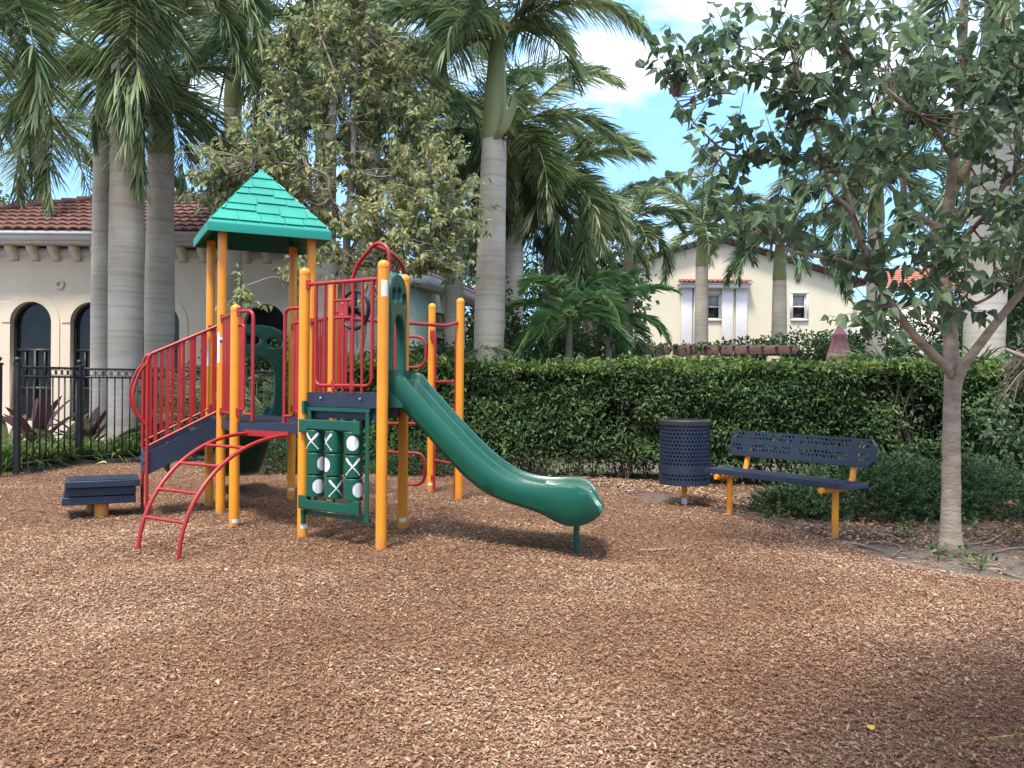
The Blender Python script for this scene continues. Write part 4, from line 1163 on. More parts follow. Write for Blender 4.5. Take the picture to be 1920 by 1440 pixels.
M['twig'] = mat('brown_twig', (.14, .10, .07), (.09, .062, .045), 9, .9)

def frond(base, az, el, L, droop, ll, n, rng, width=.045, plume=.34, hang=.42, twist=0.0):
    """one feather frond: arching rachis, drooping leaflets in several planes. returns (rachis pts, radii, leaf V, leaf F)"""
    k = 26; s = np.linspace(0, 1, k)
    e = el - droop * s ** 1.25
    a = az + twist * s
    d = np.stack([np.cos(e) * np.sin(a), np.cos(e) * np.cos(a), np.sin(e)], -1)
    R = np.concatenate([[base], base + np.cumsum(d[:-1] * L / (k - 1), axis=0)])
    rad = np.interp(s, [0, .08, .5, 1], [.045, .028, .016, .005]) * (L / 3.4)
    t = np.sort(rng.uniform(.10, .995, n)); t = np.concatenate([t, np.sort(rng.uniform(.10, .995, n))]); sd = np.concatenate([np.ones(n), -np.ones(n)])
    p = np.stack([np.interp(t, s, R[:, i]) for i in range(3)], -1)
    T = norm(np.stack([np.interp(t, s, d[:, i]) for i in range(3)], -1))
    side = norm(np.cross(T, np.where(np.abs(T[:, 2:3]) > .97, [[math.cos(az), -math.sin(az), 0]], [[0, 0, 1.0]])))
    up = np.cross(side, T)
    ph = rng.normal(0, plume, len(t)) + .25
    fw = np.interp(t, [0, .5, 1], [.45, .85, 1.7]) + rng.normal(0, .07, len(t))
    D = norm(side * sd[:, None] * np.cos(ph)[:, None] + up * np.sin(ph)[:, None] + T * fw[:, None])
    ln = ll * np.interp(t, [.1, .25, .6, .9, 1], [.75, 1, 1, .62, .35]) * rng.uniform(.75, 1.12, len(t))
    w = width * np.interp(t, [0, .3, 1], [.8, 1, .6]) * rng.uniform(.75, 1.2, len(t))
    hg = hang * rng.uniform(.6, 1.4, len(t))
    pts = []; q = p.copy(); cur = D
    fr = [0, .30, .40, .30]
    wd = [.55, 1.0, .72, .06]
    for i in range(4):
        q = q + cur * (ln * fr[i])[:, None]
        wv = norm(np.cross(cur, T + 1e-3))
        pts.append(np.stack([q - wv * (w * wd[i] / 2)[:, None], q + wv * (w * wd[i] / 2)[:, None]], 1))
        cur = norm(cur + np.array([0, 0, -1.0]) * hg[:, None] * (.55 if i else .15))
    V = np.stack(pts, 1).reshape(-1, 3)                      # n*8
    b = np.arange(len(t))[:, None] * 8
    F = np.concatenate([b + np.array([0, 1, 3, 2]), b + np.array([2, 3, 5, 4]), b + np.array([4, 5, 7, 6])])
    return R, rad, V, F

def palm(label, px, d, z_tr, z_sh, r0, r1, L, nf, rng, lean=(0, 0), ll=.75, n=85, split=False, tmat='palmtrunk', lmat='palm', group='royal palms', els=(1.35, -.75), width=.05,
         extra=(), name='palm_tree', bulge=.0, base=None, crown=True, droop=(1.0, 1.9), hang=.42, plume=.34):
    """trunk to z_tr, green crownshaft to z_sh, fronds from there"""
    b = at(px, 720, d) if base is None else base
    b = A3(b[0], d, 0)
    root = thing(name, label, 'palm', b, group=group)
    pth = lambda z: np.array([lean[0], lean[1]]) * (z / z_sh) ** 1.4
    m = MB()
    zz = np.linspace(-.15, z_tr, 44)
    rr = np.interp(zz / z_tr, [-.1, 0, .04, .12, .45, .8, 1.0], [r0 * 1.35, r0 * 1.25, r0 * 1.08, r0, r0 * (1 + bulge), (r0 + r1) / 2, r1]) * (1 + rng.normal(0, .006, len(zz)))
    m.lathe(list(zip(rr, zz)), b, 22, path=pth)
    m.build('trunk', M[tmat], root, angle=180)
    m = MB()
    rs = [r1 * 1.02, r1 * 1.06, r1 * .98, r1 * .80, r1 * .62, r1 * .50]
    zs = z_tr + (z_sh - z_tr) * np.array([-.01, .05, .25, .6, .85, 1.0])
    m.lathe(list(zip(rs, zs)), b, 18, path=pth)
    m.build('crownshaft', M['shaft'], root, angle=180)
    if not crown: return root
    top = b + A3(*pth(z_sh), z_sh)
    specs = []
    a0 = rng.uniform(0, 6.28)
    for i in range(nf):
        f = (i + .5) / nf
        specs.append((a0 + i * 2.39996 + rng.normal(0, .15), els[0] + (els[1] - els[0]) * f ** .9 + rng.normal(0, .10), L * rng.uniform(.88, 1.1), rng.uniform(*droop)))
    specs += list(extra)
    cr = MB()
    for sp_ in specs:
        az, el, Lf, dr = sp_[:4]; lq = sp_[4] if len(sp_) > 4 else ll
        bb = top + A3(.05 * math.sin(az), .05 * math.cos(az), rng.uniform(-.15, .05))
        R, rad, V, F = frond(bb, az, el, Lf, dr, lq, int(n * 1.35), rng, width=width * .9, hang=hang, plume=plume, twist=rng.normal(0, .25))
        q = MB() if split else cr
        q.mi = 1; q.tube(R, rad, 6, mi=1)
        q.add(V, F, 0)
        if split: q.build('frond', [M['lf_' + lmat], M['shaft']], root, angle=180)
    if not split: cr.build('crown', [M['lf_' + lmat], M['shaft']], root, angle=180)
    return root

r1_ = np.random.default_rng(11)
AZ = lambda dx, dy: math.atan2(dx, dy)
# left group in front of the clubhouse
palm('thickest pale palm trunk of the left group with a long frond hanging before it', 235, 15.0, 7.7, 9.2, .285, .27, 4.3, 10, r1_, split=True, bulge=.04, ll=.85, n=100, els=(1.2, -.3),
     extra=[(AZ(.47, -1), -.85, 4.75, .68, 1.3), (AZ(.36, -1), -.78, 4.3, .75, 1.2), (AZ(.58, -1), -.80, 4.3, .7, 1.2), (AZ(1, -.35), -.5, 4.3, 1.0), (AZ(-.4, -.8), -.45, 4.2, 1.1), (AZ(1.0, -.5), -.1, 4.2, 1.4), (AZ(-.9, -.6), .1, 4.2, 1.5), (AZ(1, .2), .2, 4.2, 1.2)])
palm('slimmer grey palm trunk close on the left of the thickest trunk', 190, 17.5, 6.2, 7.9, .215, .19, 3.9, 12, r1_, split=True, ll=.8, n=90, els=(1.2, -.75))
palm('grey palm trunk standing just right of the thickest trunk of the left group', 298, 16.2, 5.6, 7.2, .265, .235, 3.8, 11, r1_, split=True, bulge=.03, ll=.8, n=90, els=(1.2, -.8),
     extra=[(AZ(.05, -1), -.7, 3.1, .9), (AZ(.6, -1), -.6, 3.2, .9)])
palm('palm leaning in from beyond the left edge, only its fronds showing', -60, 13.5, 6.2, 7.7, .24, .2, 3.8, 12, r1_, ll=.8, n=90, els=(1.1, -.75))
palm('palm behind the clubhouse roof with drooping yellowed fronds at the left', 75, 22.5, 6.6, 8.4, .22, .18, 4.2, 14, r1_, tmat='palmtrunk2', ll=.85, n=80, els=(1.1, -1.0))
palm('dark fronded palm behind the green peaked roof', 432, 19, 7.4, 9.0, .23, .19, 4.1, 14, r1_, ll=.85, n=85, lmat='palm2', els=(1.2, -.8))
palm('palm with a brownish trunk behind the pale leafed tree', 607, 17.5, 7.2, 8.9, .23, .2, 4.0, 13, r1_, ll=.8, n=85, lmat='palm2', els=(1.1, -.8))
palm('palm trunk rising behind the red entry arch', 690, 18.5, 6.5, 8.2, .27, .23, 4.0, 12, r1_, ll=.8, n=85, els=(1.1, -.8))
# the single tall one in the middle
palm('tall palm in the middle with a smooth green crownshaft', 914, 15.0, 5.62, 7.45, .255, .215, 3.7, 7, r1_, split=True, lean=(.12, 0), ll=.85, n=120, hang=.95, plume=.3, bulge=.06, els=(1.35, .35), droop=(.8, 1.2),
     extra=[(AZ(1, -.25), .55, 2.9, 1.55), (AZ(-1, -.4), .35, 3.0, 1.35), (AZ(-.9, .5), .15, 3.3, 1.2), (AZ(-.3, -1), .3, 2.6, 1.9), (AZ(-1, .1), .75, 3.4, 1.7), (AZ(.7, .9), .7, 3.0, 1.7)])
tall = [o for o in bpy.data.objects if o.get('label', '').startswith('tall palm in the middle')][0]
rt = np.random.default_rng(77); c0 = at(938, 258, 14.85); m = MB()
for k in range(9):
    e = c0 + A3(rt.uniform(.05, .32), rt.normal(0, .08), rt.uniform(-.35, .1)); md_ = (c0 + e) / 2 + A3(0, 0, .07); w = rt.uniform(.015, .035)
    m.loft(np.array([[q - Z3 * w * f, q + A3(0, -.01, 0), q + Z3 * w * f] for q, f in ((c0, 1), (md_, .8), (e, .1))]), closed=False, caps=False)
m.build('dead_sheath', M['lf_dry'], tall)
m = MB(); sp_ = smooth_path([at(930, 262, 14.8), at(945, 240, 14.7), at(962, 200, 14.7), at(968, 165, 14.75)], 4); wv = np.interp(np.linspace(0, 1, len(sp_)), [0, .3, .7, 1], [.05, .09, .07, .01])
m.loft(np.array([[p - X_ * w + A3(0, -.02, 0), p, p + X_ * w + A3(0, -.02, 0)] for p, w in zip(sp_, wv)]), closed=False, caps=False); m.build('green_sheath', M['shaft'], tall)
# behind it
palm('bushy palm right behind the tall middle palm', 962, 19.5, 5.9, 7.3, .22, .19, 2.9, 16, r1_, tmat='palmtrunk', ll=.85, n=90, els=(1.1, -1.05))
palm('palm with hanging fronds right of the tall middle palm', 1032, 20.5, 5.0, 6.4, .21, .18, 2.65, 18, r1_, tmat='palmtrunk2', ll=.85, n=90, els=(1.0, -1.15))
palm('palm half hidden left of the tall middle palm', 850, 20, 6.0, 7.4, .22, .19, 3.9, 15, r1_, ll=.85, n=85, lmat='palm2', els=(1.0, -1.0))
palm('dark palm low behind the hanging fronds', 1105, 24, 4.4, 5.5, .2, .17, 2.1, 14, r1_, tmat='palmtrunk2', ll=.6, n=80, lmat='palm2', els=(1.0, -1.1))
palm('young palm with a brown trunk left of the gabled house', 1176, 25, 4.9, 6.2, .17, .14, 2.4, 12, r1_, tmat='palmtrunk2', ll=.6, n=75, els=(1.3, -.5))
palm('palm with grey trunk and green shaft before the house pilasters', 1314, 26, 4.95, 6.3, .215, .185, 2.7, 11, r1_, ll=.65, n=80, els=(1.4, -.2))
palm('palm with bright green shaft right of the house pilasters', 1460, 26, 4.55, 6.0, .24, .20, 2.8, 12, r1_, ll=.65, n=80, lmat='palm2', els=(1.3, -.45))
palm('thick pale palm trunk behind the right broadleaf tree', 1838, 13.2, 6.6, 8.4, .29, .26, 4.0, 11, r1_, lean=(.35, 0), bulge=.02, ll=.85, n=95, els=(1.2, -.45), split=True,
     extra=[(AZ(1, .3), -.2, 4.2, 1.5), (AZ(.8, -.4), -.3, 4.2, 1.4)])
palm('palm filling the sky behind the right broadleaf tree', 1640, 21, 5.4, 6.9, .22, .19, 3.6, 15, r1_, tmat='palmtrunk', ll=.8, n=85, lmat='palm2', els=(1.1, -.9))
palm('palm at the right edge with hanging green fronds', 1935, 17, 5.6, 7.0, .22, .19, 3.7, 14, r1_, tmat='palmtrunk2', ll=.8, n=85, els=(1.0, -1.1))
# small feathery palms just over the hedge
for lab, px, d, z in (('small arching palm with two thin stems over the hedge', 1066, 15.5, 2.65), ('small arching palm beside the gabled house wall', 1140, 17.5, 2.8)):
    palm(lab, px, d, z - .45, z, .075, .06, 1.5, 10, r1_, ll=.46, n=75, plume=.12, hang=.3, tmat='palmtrunk2', lmat='bright', group='small palms over the hedge', els=(1.25, -.15), width=.05, droop=(1.3, 2.0))
palm('slender young palm beside the mint house', 845, 15.2, 1.2, 1.5, .05, .04, 1.3, 9, r1_, ll=.42, n=45, tmat='palmtrunk2', group='small palms over the hedge', els=(1.2, .0), width=.03)
palm('spiky low palm behind the stair rail', 378, 14.8, .35, .55, .09, .08, 1.35, 15, r1_, ll=.40, n=48, tmat='palmtrunk2', group='low palms by the fence', els=(1.35, .15), width=.025, name='low_palm', droop=(.6, 1.2))
palm('spiky low palm behind the green slide hood', 520, 14.6, .4, .6, .09, .08, 1.3, 14, r1_, ll=.40, n=48, tmat='palmtrunk2', group='low palms by the fence', els=(1.35, .15), width=.025, name='low_palm', droop=(.6, 1.2))
palm('low fan of palm leaves over the right end of the hedge', 1845, 12.9, 1.0, 1.25, .08, .07, 1.4, 15, r1_, ll=.5, n=50, tmat='palmtrunk2', group='low palms by the fence', els=(1.3, -.1), width=.04, name='low_palm')
palm('low feathery palm left of the right tree trunk', 1720, 13.4, .9, 1.15, .08, .07, 1.5, 14, r1_, ll=.5, n=50, tmat='palmtrunk2', group='low palms by the fence', els=(1.2, -.1), width=.04, name='low_palm')

# ---- broad leaves
def leaves(pos, dirs, nrm, size, asp, rng, fold=.16, curl=.22):
    """folded pointed leaves: pos base, dirs along, nrm up"""
    n = len(pos)
    D = norm(dirs); Sd = norm(np.cross(D, nrm)); N = np.cross(Sd, D)
    L = np.asarray(size).reshape(-1, 1) * np.ones((n, 1)); Wd = L * asp * rng.uniform(.8, 1.15, (n, 1))
    hf = [(.0, .16, .4), (.10, .42, .9), (.30, .5, 1), (.62, .31, .8), (.84, .10, .5)]
    loc = [(.06, 0, 0)] + hf + [(1, 0, 0)] + [(x, -y, z) for x, y, z in hf[::-1]]
    V = np.stack([pos + D * L * x + Sd * Wd * y + N * L * (fold * z * abs(y) * 2 - curl * x * x) for x, y, z in loc], 1).reshape(-1, 3)
    b = np.arange(n)[:, None] * 12
    return V, np.concatenate([b + np.array([0, 1, 2, 3, 4, 5, 6]), b + np.array([0, 6, 7, 8, 9, 10, 11])])

def broadleaf(name, label, limbs, clusters, lsize, asp, nl, lmat, bmat, rng, spray=.38, droop=.55, tw=.006, base=(0, 0, 0), twigmax=1.6, cat='tree', lookup=.6):
    root = thing(name, label, cat, base)
    m = MB(); samp = []
    for i, (pts, ra, rb) in enumerate(limbs):
        sp = smooth_path(pts, 6); k = len(sp)
        wob = rng.normal(0, ra * .02, (k, 3)); wob[0] = 0
        r_ = np.linspace(ra, rb, k)
        if i == 0:
            zz = sp[:, 2] - sp[0, 2]; r_ = r_ * (1 + .60 * np.exp(-np.clip(zz, 0, None) / .10))
        m.tube(sp + wob, r_, 14 if ra > .05 else 8)
        samp.append(np.c_[sp, r_])
    samp = np.concatenate(samp)
    pos, dr, nr = [], [], []
    tw_m = MB()
    for c, R, ns in clusters:
        c, R = np.asarray(c, float), np.asarray(R, float) * np.ones(3)
        for _ in range(ns):
            v = norm(rng.normal(0, 1, 3)); q = c + v * R * rng.uniform(.25, 1) ** .6
            dd_ = np.linalg.norm(samp[:, :3] - q, axis=1) + np.where(samp[:, 2] > q[2] + .2, .5, 0); j = dd_.argmin()
            s0 = samp[j, :3]; out_ = norm(q - s0 + 1e-4)
            D = norm(out_ * .6 + v * .5 + A3(0, 0, .25) + rng.normal(0, .3, 3))
            a = q - D * spray * .5; L = np.linalg.norm(a - s0)
            if L < twigmax:
                mid = (s0 + a) / 2 + rng.normal(0, .08 * L, 3) + A3(0, 0, -.06 * L)
                tw_m.tube(smooth_path([s0, mid, a, q + D * spray * .5], 3), np.linspace(min(tw * 2.2, samp[j, 3]), tw * .5, 10), 5, caps=False)
            else: tw_m.tube([a, q, q + D * spray * .5], [tw, tw * .8, tw * .4], 4, caps=False)
            k = max(3, int(rng.normal(nl, nl * .2)))
            t = rng.uniform(-.5, .55, k)
            p = q + np.outer(t * spray, D)
            ld = norm(D * rng.uniform(.1, .8, (k, 1)) + rng.normal(0, .75, (k, 3)) * [1, 1, .5] - A3(0, 0, droop) * rng.uniform(.4, 1.5, (k, 1)))
            pos.append(p + ld * lsize * .25); dr.append(ld); nr.append(norm(A3(0, 0, lookup) + rng.normal(0, .45, (k, 3)) + v * .3))
    m.build('trunk', M[bmat], root, angle=180)
    pos, dr, nr = np.concatenate(pos), np.concatenate(dr), np.concatenate(nr)
    V, F = leaves(pos, dr, nr, lsize * rng.uniform(.6, 1.2, len(pos)), asp, rng)
    cr = MB(); cr.add(V, F, 0)
    cr.build('crown', M['lf_' + lmat], root, angle=180)
    tw_m.build('twigs', M['twig'] if bmat == 'bark' else M[bmat], root, angle=180)
    return root

# right tree: trunk and limbs followed from the photograph, each at its own depth
T0 = A3(*at(1782, 1035, 6.87)[:2], -.03)
TD = 6.87
def tp(px, py, dd=0.0): return at(px, py, TD + dd)
limbs = [
    ([T0, tp(1783, 900), tp(1784, 800), tp(1785, 720), tp(1783, 640, .05), tp(1775, 560, .1), tp(1772, 470, .15), tp(1785, 330, .2), tp(1800, 180, .25), tp(1808, 0, .3), tp(1815, -180, .35)], .077, .030),
    ([tp(1786, 770, -.02), tp(1800, 700, -.08), tp(1830, 655, -.15), tp(1880, 590, -.25), tp(1935, 520, -.35), tp(2010, 400, -.45), tp(2060, 200, -.5)], .046, .018),
    ([tp(1785, 705, -.03), tp(1765, 680, -.12), tp(1715, 630, -.28), tp(1692, 600, -.35), tp(1655, 545, -.45), tp(1630, 490, -.5), tp(1607, 430, -.55), tp(1595, 395, -.6), tp(1555, 355, -.7), tp(1545, 300, -.75), tp(1510, 190, -.9), tp(1480, 80, -1.0)], .038, .009),
    ([tp(1640, 510, -.48), tp(1560, 485, -.55), tp(1480, 470, -.6), tp(1440, 445, -.65), tp(1400, 415, -.7)], .022, .007),
    ([tp(1780, 470, .15), tp(1760, 430, .25), tp(1700, 385, .35), tp(1690, 310, .4), tp(1650, 245, .5), tp(1632, 220, .55), tp(1660, 150, .6), tp(1670, 60, .65), tp(1680, -60, .7)], .033, .009),
    ([tp(1700, 385, .3), tp(1660, 330, .3), tp(1645, 230, .3)], .022, .01),
    ([tp(1600, 400, -.6), tp(1570, 325, -.6), tp(1500, 295, -.6), tp(1420, 290, -.6), tp(1370, 290, -.6), tp(1310, 240, -.6), tp(1262, 180, -.6)], .022, .005),
    ([tp(1795, 345, .2), tp(1835, 270, .1), tp(1850, 190, .05), tp(1890, 130, 0), tp(1950, 60, -.1)], .035, .012),
    ([tp(1770, 600, .05), tp(1793, 585, -.1), tp(1850, 560, -.4), tp(1880, 540, -.6), tp(1960, 500, -.9)], .018, .006),
    ([tp(1775, 620, .05), tp(1740, 600, -.3), tp(1755, 560, -.45), tp(1745, 520, -.5), tp(1700, 460, -.6)], .017, .005),
    ([tp(1800, 455, .2), tp(1850, 400, -.3), tp(1900, 330, -.6), tp(1990, 280, -.9)], .022, .007),
    ([tp(1790, 300, .2), tp(1745, 230, .0), tp(1700, 200, -.4), tp(1600, 110, -.9), tp(1560, 20, -1.2)], .028, .009),
]
cl = []
def C(px, py, dd, rx, rz, n, ry=None): cl.append((tp(px, py, dd), (rx, rx * .9 if ry is None else ry, rz), n))
C(1290, 150, -.6, .30, .30, 7); C(1250, 110, -.6, .16, .16, 4); C(1375, 160, -.65, .38, .35, 12); C(1360, 60, -.6, .14, .2, 4); C(1470, 110, -.9, .45, .5, 18); C(1440, 250, -.7, .42, .30, 15)
C(1360, 310, -.65, .34, .18, 6); C(1560, 60, -1.1, .5, .5, 23); C(1590, 200, -.8, .5, .5, 23); C(1680, 100, -.2, .55, .55, 26); C(1720, 240, .3, .55, .5, 23); C(1780, 60, .3, .5, .5, 19)
C(1880, 90, -.1, .5, .5, 18); C(1900, 250, -.5, .45, .5, 18); C(1830, 200, .3, .3, .4, 6); C(1640, 330, -.2, .45, .4, 16); C(1530, 300, -.9, .35, .3, 9)
C(1390, 395, -.7, .35, .22, 9); C(1480, 400, -.6, .40, .28, 12); C(1600, 440, -.5, .42, .28, 13); C(1720, 440, -.5, .42, .30, 15); C(1700, 520, -.55, .36, .24, 12); C(1830, 480, -.4, .42, .28, 13)
C(1660, 580, -.7, .26, .13, 4); C(1620, 600, -.8, .16, .10, 4); C(1900, 430, -.7, .40, .4, 15); C(1800, 560, -.5, .22, .10, 4)
C(2000, 400, -.45, .5, .5, 40); C(2050, 230, -.5, .55, .5, 46); C(1960, 90, -.2, .45, .5, 36)
# the part of the crown above and in front, out of the picture
for q, n in (((2.2, 5.6, 5.6), 30), ((3.6, 5.2, 5.4), 34), ((4.6, 6.2, 5.4), 34), ((3.2, 7.0, 6.3), 34), ((2.9, 4.4, 5.2), 30), ((4.2, 4.2, 5.0), 30)):
    cl.append((q, (.9, .9, .6), n))
limbs += [([tp(1808, 0, .3), A3(3.5, 6.2, 5.2), A3(3.3, 5.2, 5.4), A3(3.0, 4.4, 5.3)], .03, .01), ([tp(1935, 520, -.35), A3(4.5, 5.6, 4.2), A3(4.3, 4.6, 5.0)], .035, .01)]
broadleaf('broadleaf_tree', 'tree with smooth tan trunk and large dark heart-shaped leaves beside the bench', limbs, cl, .108, .70, 10, 'near', 'bark', np.random.default_rng(4), base=T0, spray=.34, droop=.75, tw=.0042)

# unseen tree added behind the camera; its crown shades the mulch at lower right
V0 = A3(1.9, -.5, -.05)
broadleaf('broadleaf_tree', 'unseen tree added behind the photographer at the right to shade the mulch', [([V0, A3(1.85, -.4, 1.5), A3(1.6, -.1, 3.2), A3(1.3, .4, 4.8), A3(1.1, .6, 6.2)], .10, .03), ([A3(1.6, -.1, 3.2), A3(1.0, .8, 4.4), A3(.4, 1.1, 5.0)], .05, .012), ([A3(1.6, -.1, 3.2), A3(1.9, .9, 4.4), A3(2.3, 1.7, 5.2)], .05, .012)],
          [((.35, .75, 4.9), (.55, .5, .5), 110), ((1.0, 1.0, 5.1), (.8, .7, .7), 300), ((1.3, .4, 5.7), (1.0, .8, .7), 200), ((1.9, 1.5, 5.1), (.8, .7, .6), 220), ((1.7, .5, 4.6), (.8, .7, .5), 160)],
          .15, .80, 12, 'near', 'bark', np.random.default_rng(14), base=V0, spray=.36, droop=.5)

# pale leafed tree behind the play structure
U0 = A3(*at(655, 720, 13.2)[:2], -.05)
def up_(px, py, dd=0.0): return at(px, py, 13.2 + dd)
limbs = [
    ([U0, up_(662, 760), up_(664, 680), up_(660, 600), up_(650, 520), up_(652, 420), up_(660, 330), up_(664, 260), up_(668, 180), up_(668, 120), up_(672, 40), up_(680, -60)], .085, .02),
    ([up_(664, 690), up_(680, 640, -.2), up_(690, 560, -.4), up_(720, 480, -.5), up_(770, 420, -.6), up_(810, 340, -.6)], .05, .012),
    ([up_(655, 560), up_(630, 490, .1), up_(590, 420, .2), up_(580, 320, .2), up_(560, 220, .3), up_(545, 90, .3)], .045, .01),
    ([up_(665, 265), up_(655, 215, -.1), up_(625, 130, -.2), up_(600, 60, -.2), up_(585, -10, -.2)], .035, .008),
    ([up_(669, 130), up_(655, 70, .1), up_(660, -30, .1)], .02, .008), ([up_(669, 120), up_(690, 60, -.1), up_(690, -20, -.1)], .02, .008),
    ([up_(652, 420), up_(620, 370, -.4), up_(612, 330, -.5), up_(560, 310, -.7), up_(480, 300, -.8)], .03, .008),
    ([up_(690, 560, -.4), up_(740, 540, -.7), up_(790, 470, -.9), up_(850, 380, -1.0)], .025, .007),
    ([up_(645, 620), up_(600, 600, -.3), up_(560, 560, -.6), up_(520, 520, -.8), up_(450, 540, -1.0)], .02, .006),
    ([up_(655, 480), up_(690, 400, .4), up_(740, 300, .6), up_(780, 220, .6)], .03, .008),
]
cl = []
def C2(px, py, dd, rx, rz, n): cl.append((up_(px, py, dd), (rx, rx * .9, rz), n))
C2(440, 310, -.7, .62, .55, 61); C2(540, 330, -.4, .7, .6, 73); C2(560, 180, .2, .45, .7, 49); C2(545, 90, .2, .35, .4, 29); C2(640, 60, .0, .7, .6, 61); C2(720, 110, .0, .65, .6, 61); C2(760, 220, .3, .75, .6, 73)
C2(650, 190, 0, .7, .6, 57); C2(700, 310, .2, .8, .6, 77); C2(610, 420, .0, .6, .5, 49); C2(800, 330, -.6, .75, .6, 82); C2(845, 400, -1.0, .5, .55, 57); C2(740, 420, -.5, .7, .5, 65); C2(680, 460, -.4, .6, .4, 36)
C2(800, 460, -.9, .55, .4, 41); C2(560, 500, -.6, .4, .3, 18); C2(460, 545, -1.0, .25, .2, 7); C2(640, 10, 0, .6, .5, 41); C2(490, 260, -.6, .35, .4, 22); C2(720, 545, -.6, .35, .25, 11); C2(400, 340, -.8, .35, .35, 21); C2(850, 490, -1, .3, .25, 13)
broadleaf('broadleaf_tree', 'airy tree with pale olive leaves right behind the play structure', limbs, cl, .108, .55, 15, 'tree', 'bark2', np.random.default_rng(9), base=U0, spray=.42, droop=.8, tw=.007, twigmax=1.5)

# ---- clipped hedge
def hedge():
    rng = np.random.default_rng(33)
    a, b = A3(-3.5, 12.95, 0), A3(6.7, 10.85, 0); d = norm(b - a); n = A3(d[1], -d[0], 0); L = np.linalg.norm(b - a); H_, TH = 1.60, 1.25
    root = thing('hedge', 'long clipped dark green hedge behind the bench and litter bin', 'hedge', (a + b) / 2)
    def bulge(x, z): return (vnoise(x, z, 1.1, 71) - .5) * .20 + (vnoise(x, z, 3.6, 72) - .5) * .20
    P_, D_, N_ = [], [], []
    nF = 42000
    x = rng.uniform(0, L, nF); z = H_ * rng.uniform(0.0, 1.0, nF) ** .85; dep = np.abs(rng.normal(0, .10, nF))
    under = np.clip((.32 - z) / .32, 0, 1); thin = np.clip((vnoise(x, z, 1.5, 90) - .62) * 5, 0, .8)
    o = bulge(x, z) - dep - under * .30 * rng.random(nF)
    keep = rng.random(nF) > np.maximum(under * .75, thin)
    p = a + np.outer(x, d) + np.outer(o, n) + np.outer(z, Z3)
    ld = n * rng.uniform(.2, 1.0, (nF, 1)) + np.outer(rng.normal(0, .7, nF), d) + np.outer(rng.normal(-.1, .6, nF), Z3)
    P_.append(p[keep]); D_.append(ld[keep]); N_.append((n * .6 + Z3 * .8 + rng.normal(0, .5, (nF, 3)))[keep])
    nT = 20000
    x = rng.uniform(-.1, L + .1, nT); w = rng.uniform(-.05, TH, nT); zz = H_ + bulge(x, w + 9) * .8 - np.abs(rng.normal(0, .06, nT)) + (rng.random(nT) < .05) * rng.uniform(0, .10, nT)
    p = a + np.outer(x, d) - np.outer(w, n) + np.outer(zz, Z3)
    P_.append(p); D_.append(rng.normal(0, .7, (nT, 3)) + Z3 * .45); N_.append(Z3 + rng.normal(0, .5, (nT, 3)))
    for xs, ws, hs_ in zip(rng.uniform(0, L, 420), rng.uniform(-.05, TH * .6, 420), rng.uniform(.04, .17, 420)):      # stray shoots
        k = 7; t = rng.uniform(.2, 1, (k, 1)); p0 = a + d * xs - n * ws + Z3 * (H_ - .03)
        P_.append(p0 + t * (Z3 * hs_ + rng.normal(0, .03, 3))); D_.append(rng.normal(0, .6, (k, 3)) + Z3 * .5); N_.append(Z3 + rng.normal(0, .5, (k, 3)))
    nE = 5000
    for xe, sg in ((L, 1), (0, -1)):
        w = rng.uniform(0, TH, nE); z = rng.uniform(0, H_, nE)
        p = a + d * xe - np.outer(w, n) + np.outer(z, Z3) + np.outer((bulge(w, z) - np.abs(rng.normal(0, .08, nE))) * sg, d)
        P_.append(p); D_.append(d * sg * rng.uniform(.2, 1, (nE, 1)) + rng.normal(0, .6, (nE, 3))); N_.append(Z3 + d * sg * .5 + rng.normal(0, .4, (nE, 3)))
    P_, D_, N_ = map(np.concatenate, (P_, D_, N_))
    V, F = leaves(P_, D_, N_, rng.uniform(.035, .10, len(P_)), .48, rng)
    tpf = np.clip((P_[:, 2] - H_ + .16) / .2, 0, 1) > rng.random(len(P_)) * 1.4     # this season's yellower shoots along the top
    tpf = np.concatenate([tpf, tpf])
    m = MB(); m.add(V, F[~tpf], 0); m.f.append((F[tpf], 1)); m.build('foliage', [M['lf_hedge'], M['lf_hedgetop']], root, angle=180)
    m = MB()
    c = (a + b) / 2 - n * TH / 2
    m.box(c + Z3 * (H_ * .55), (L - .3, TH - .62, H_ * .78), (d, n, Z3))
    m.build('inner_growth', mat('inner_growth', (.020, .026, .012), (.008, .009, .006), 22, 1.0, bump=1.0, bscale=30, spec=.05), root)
    m = MB()
    for i in range(260):
        x = rng.uniform(0, L); p = a + d * x - n * rng.uniform(.15, .35)
        q = p + d * rng.normal(0, .25) + n * rng.uniform(-.05, .10) + Z3 * rng.uniform(.7, 1.5)
        m.tube(smooth_path([p, (p + q) / 2 + rng.normal(0, .06, 3), q], 3), np.linspace(.008, .003, 7), 4, caps=False)
    m.build('stems', M['twig'], root)
hedge()

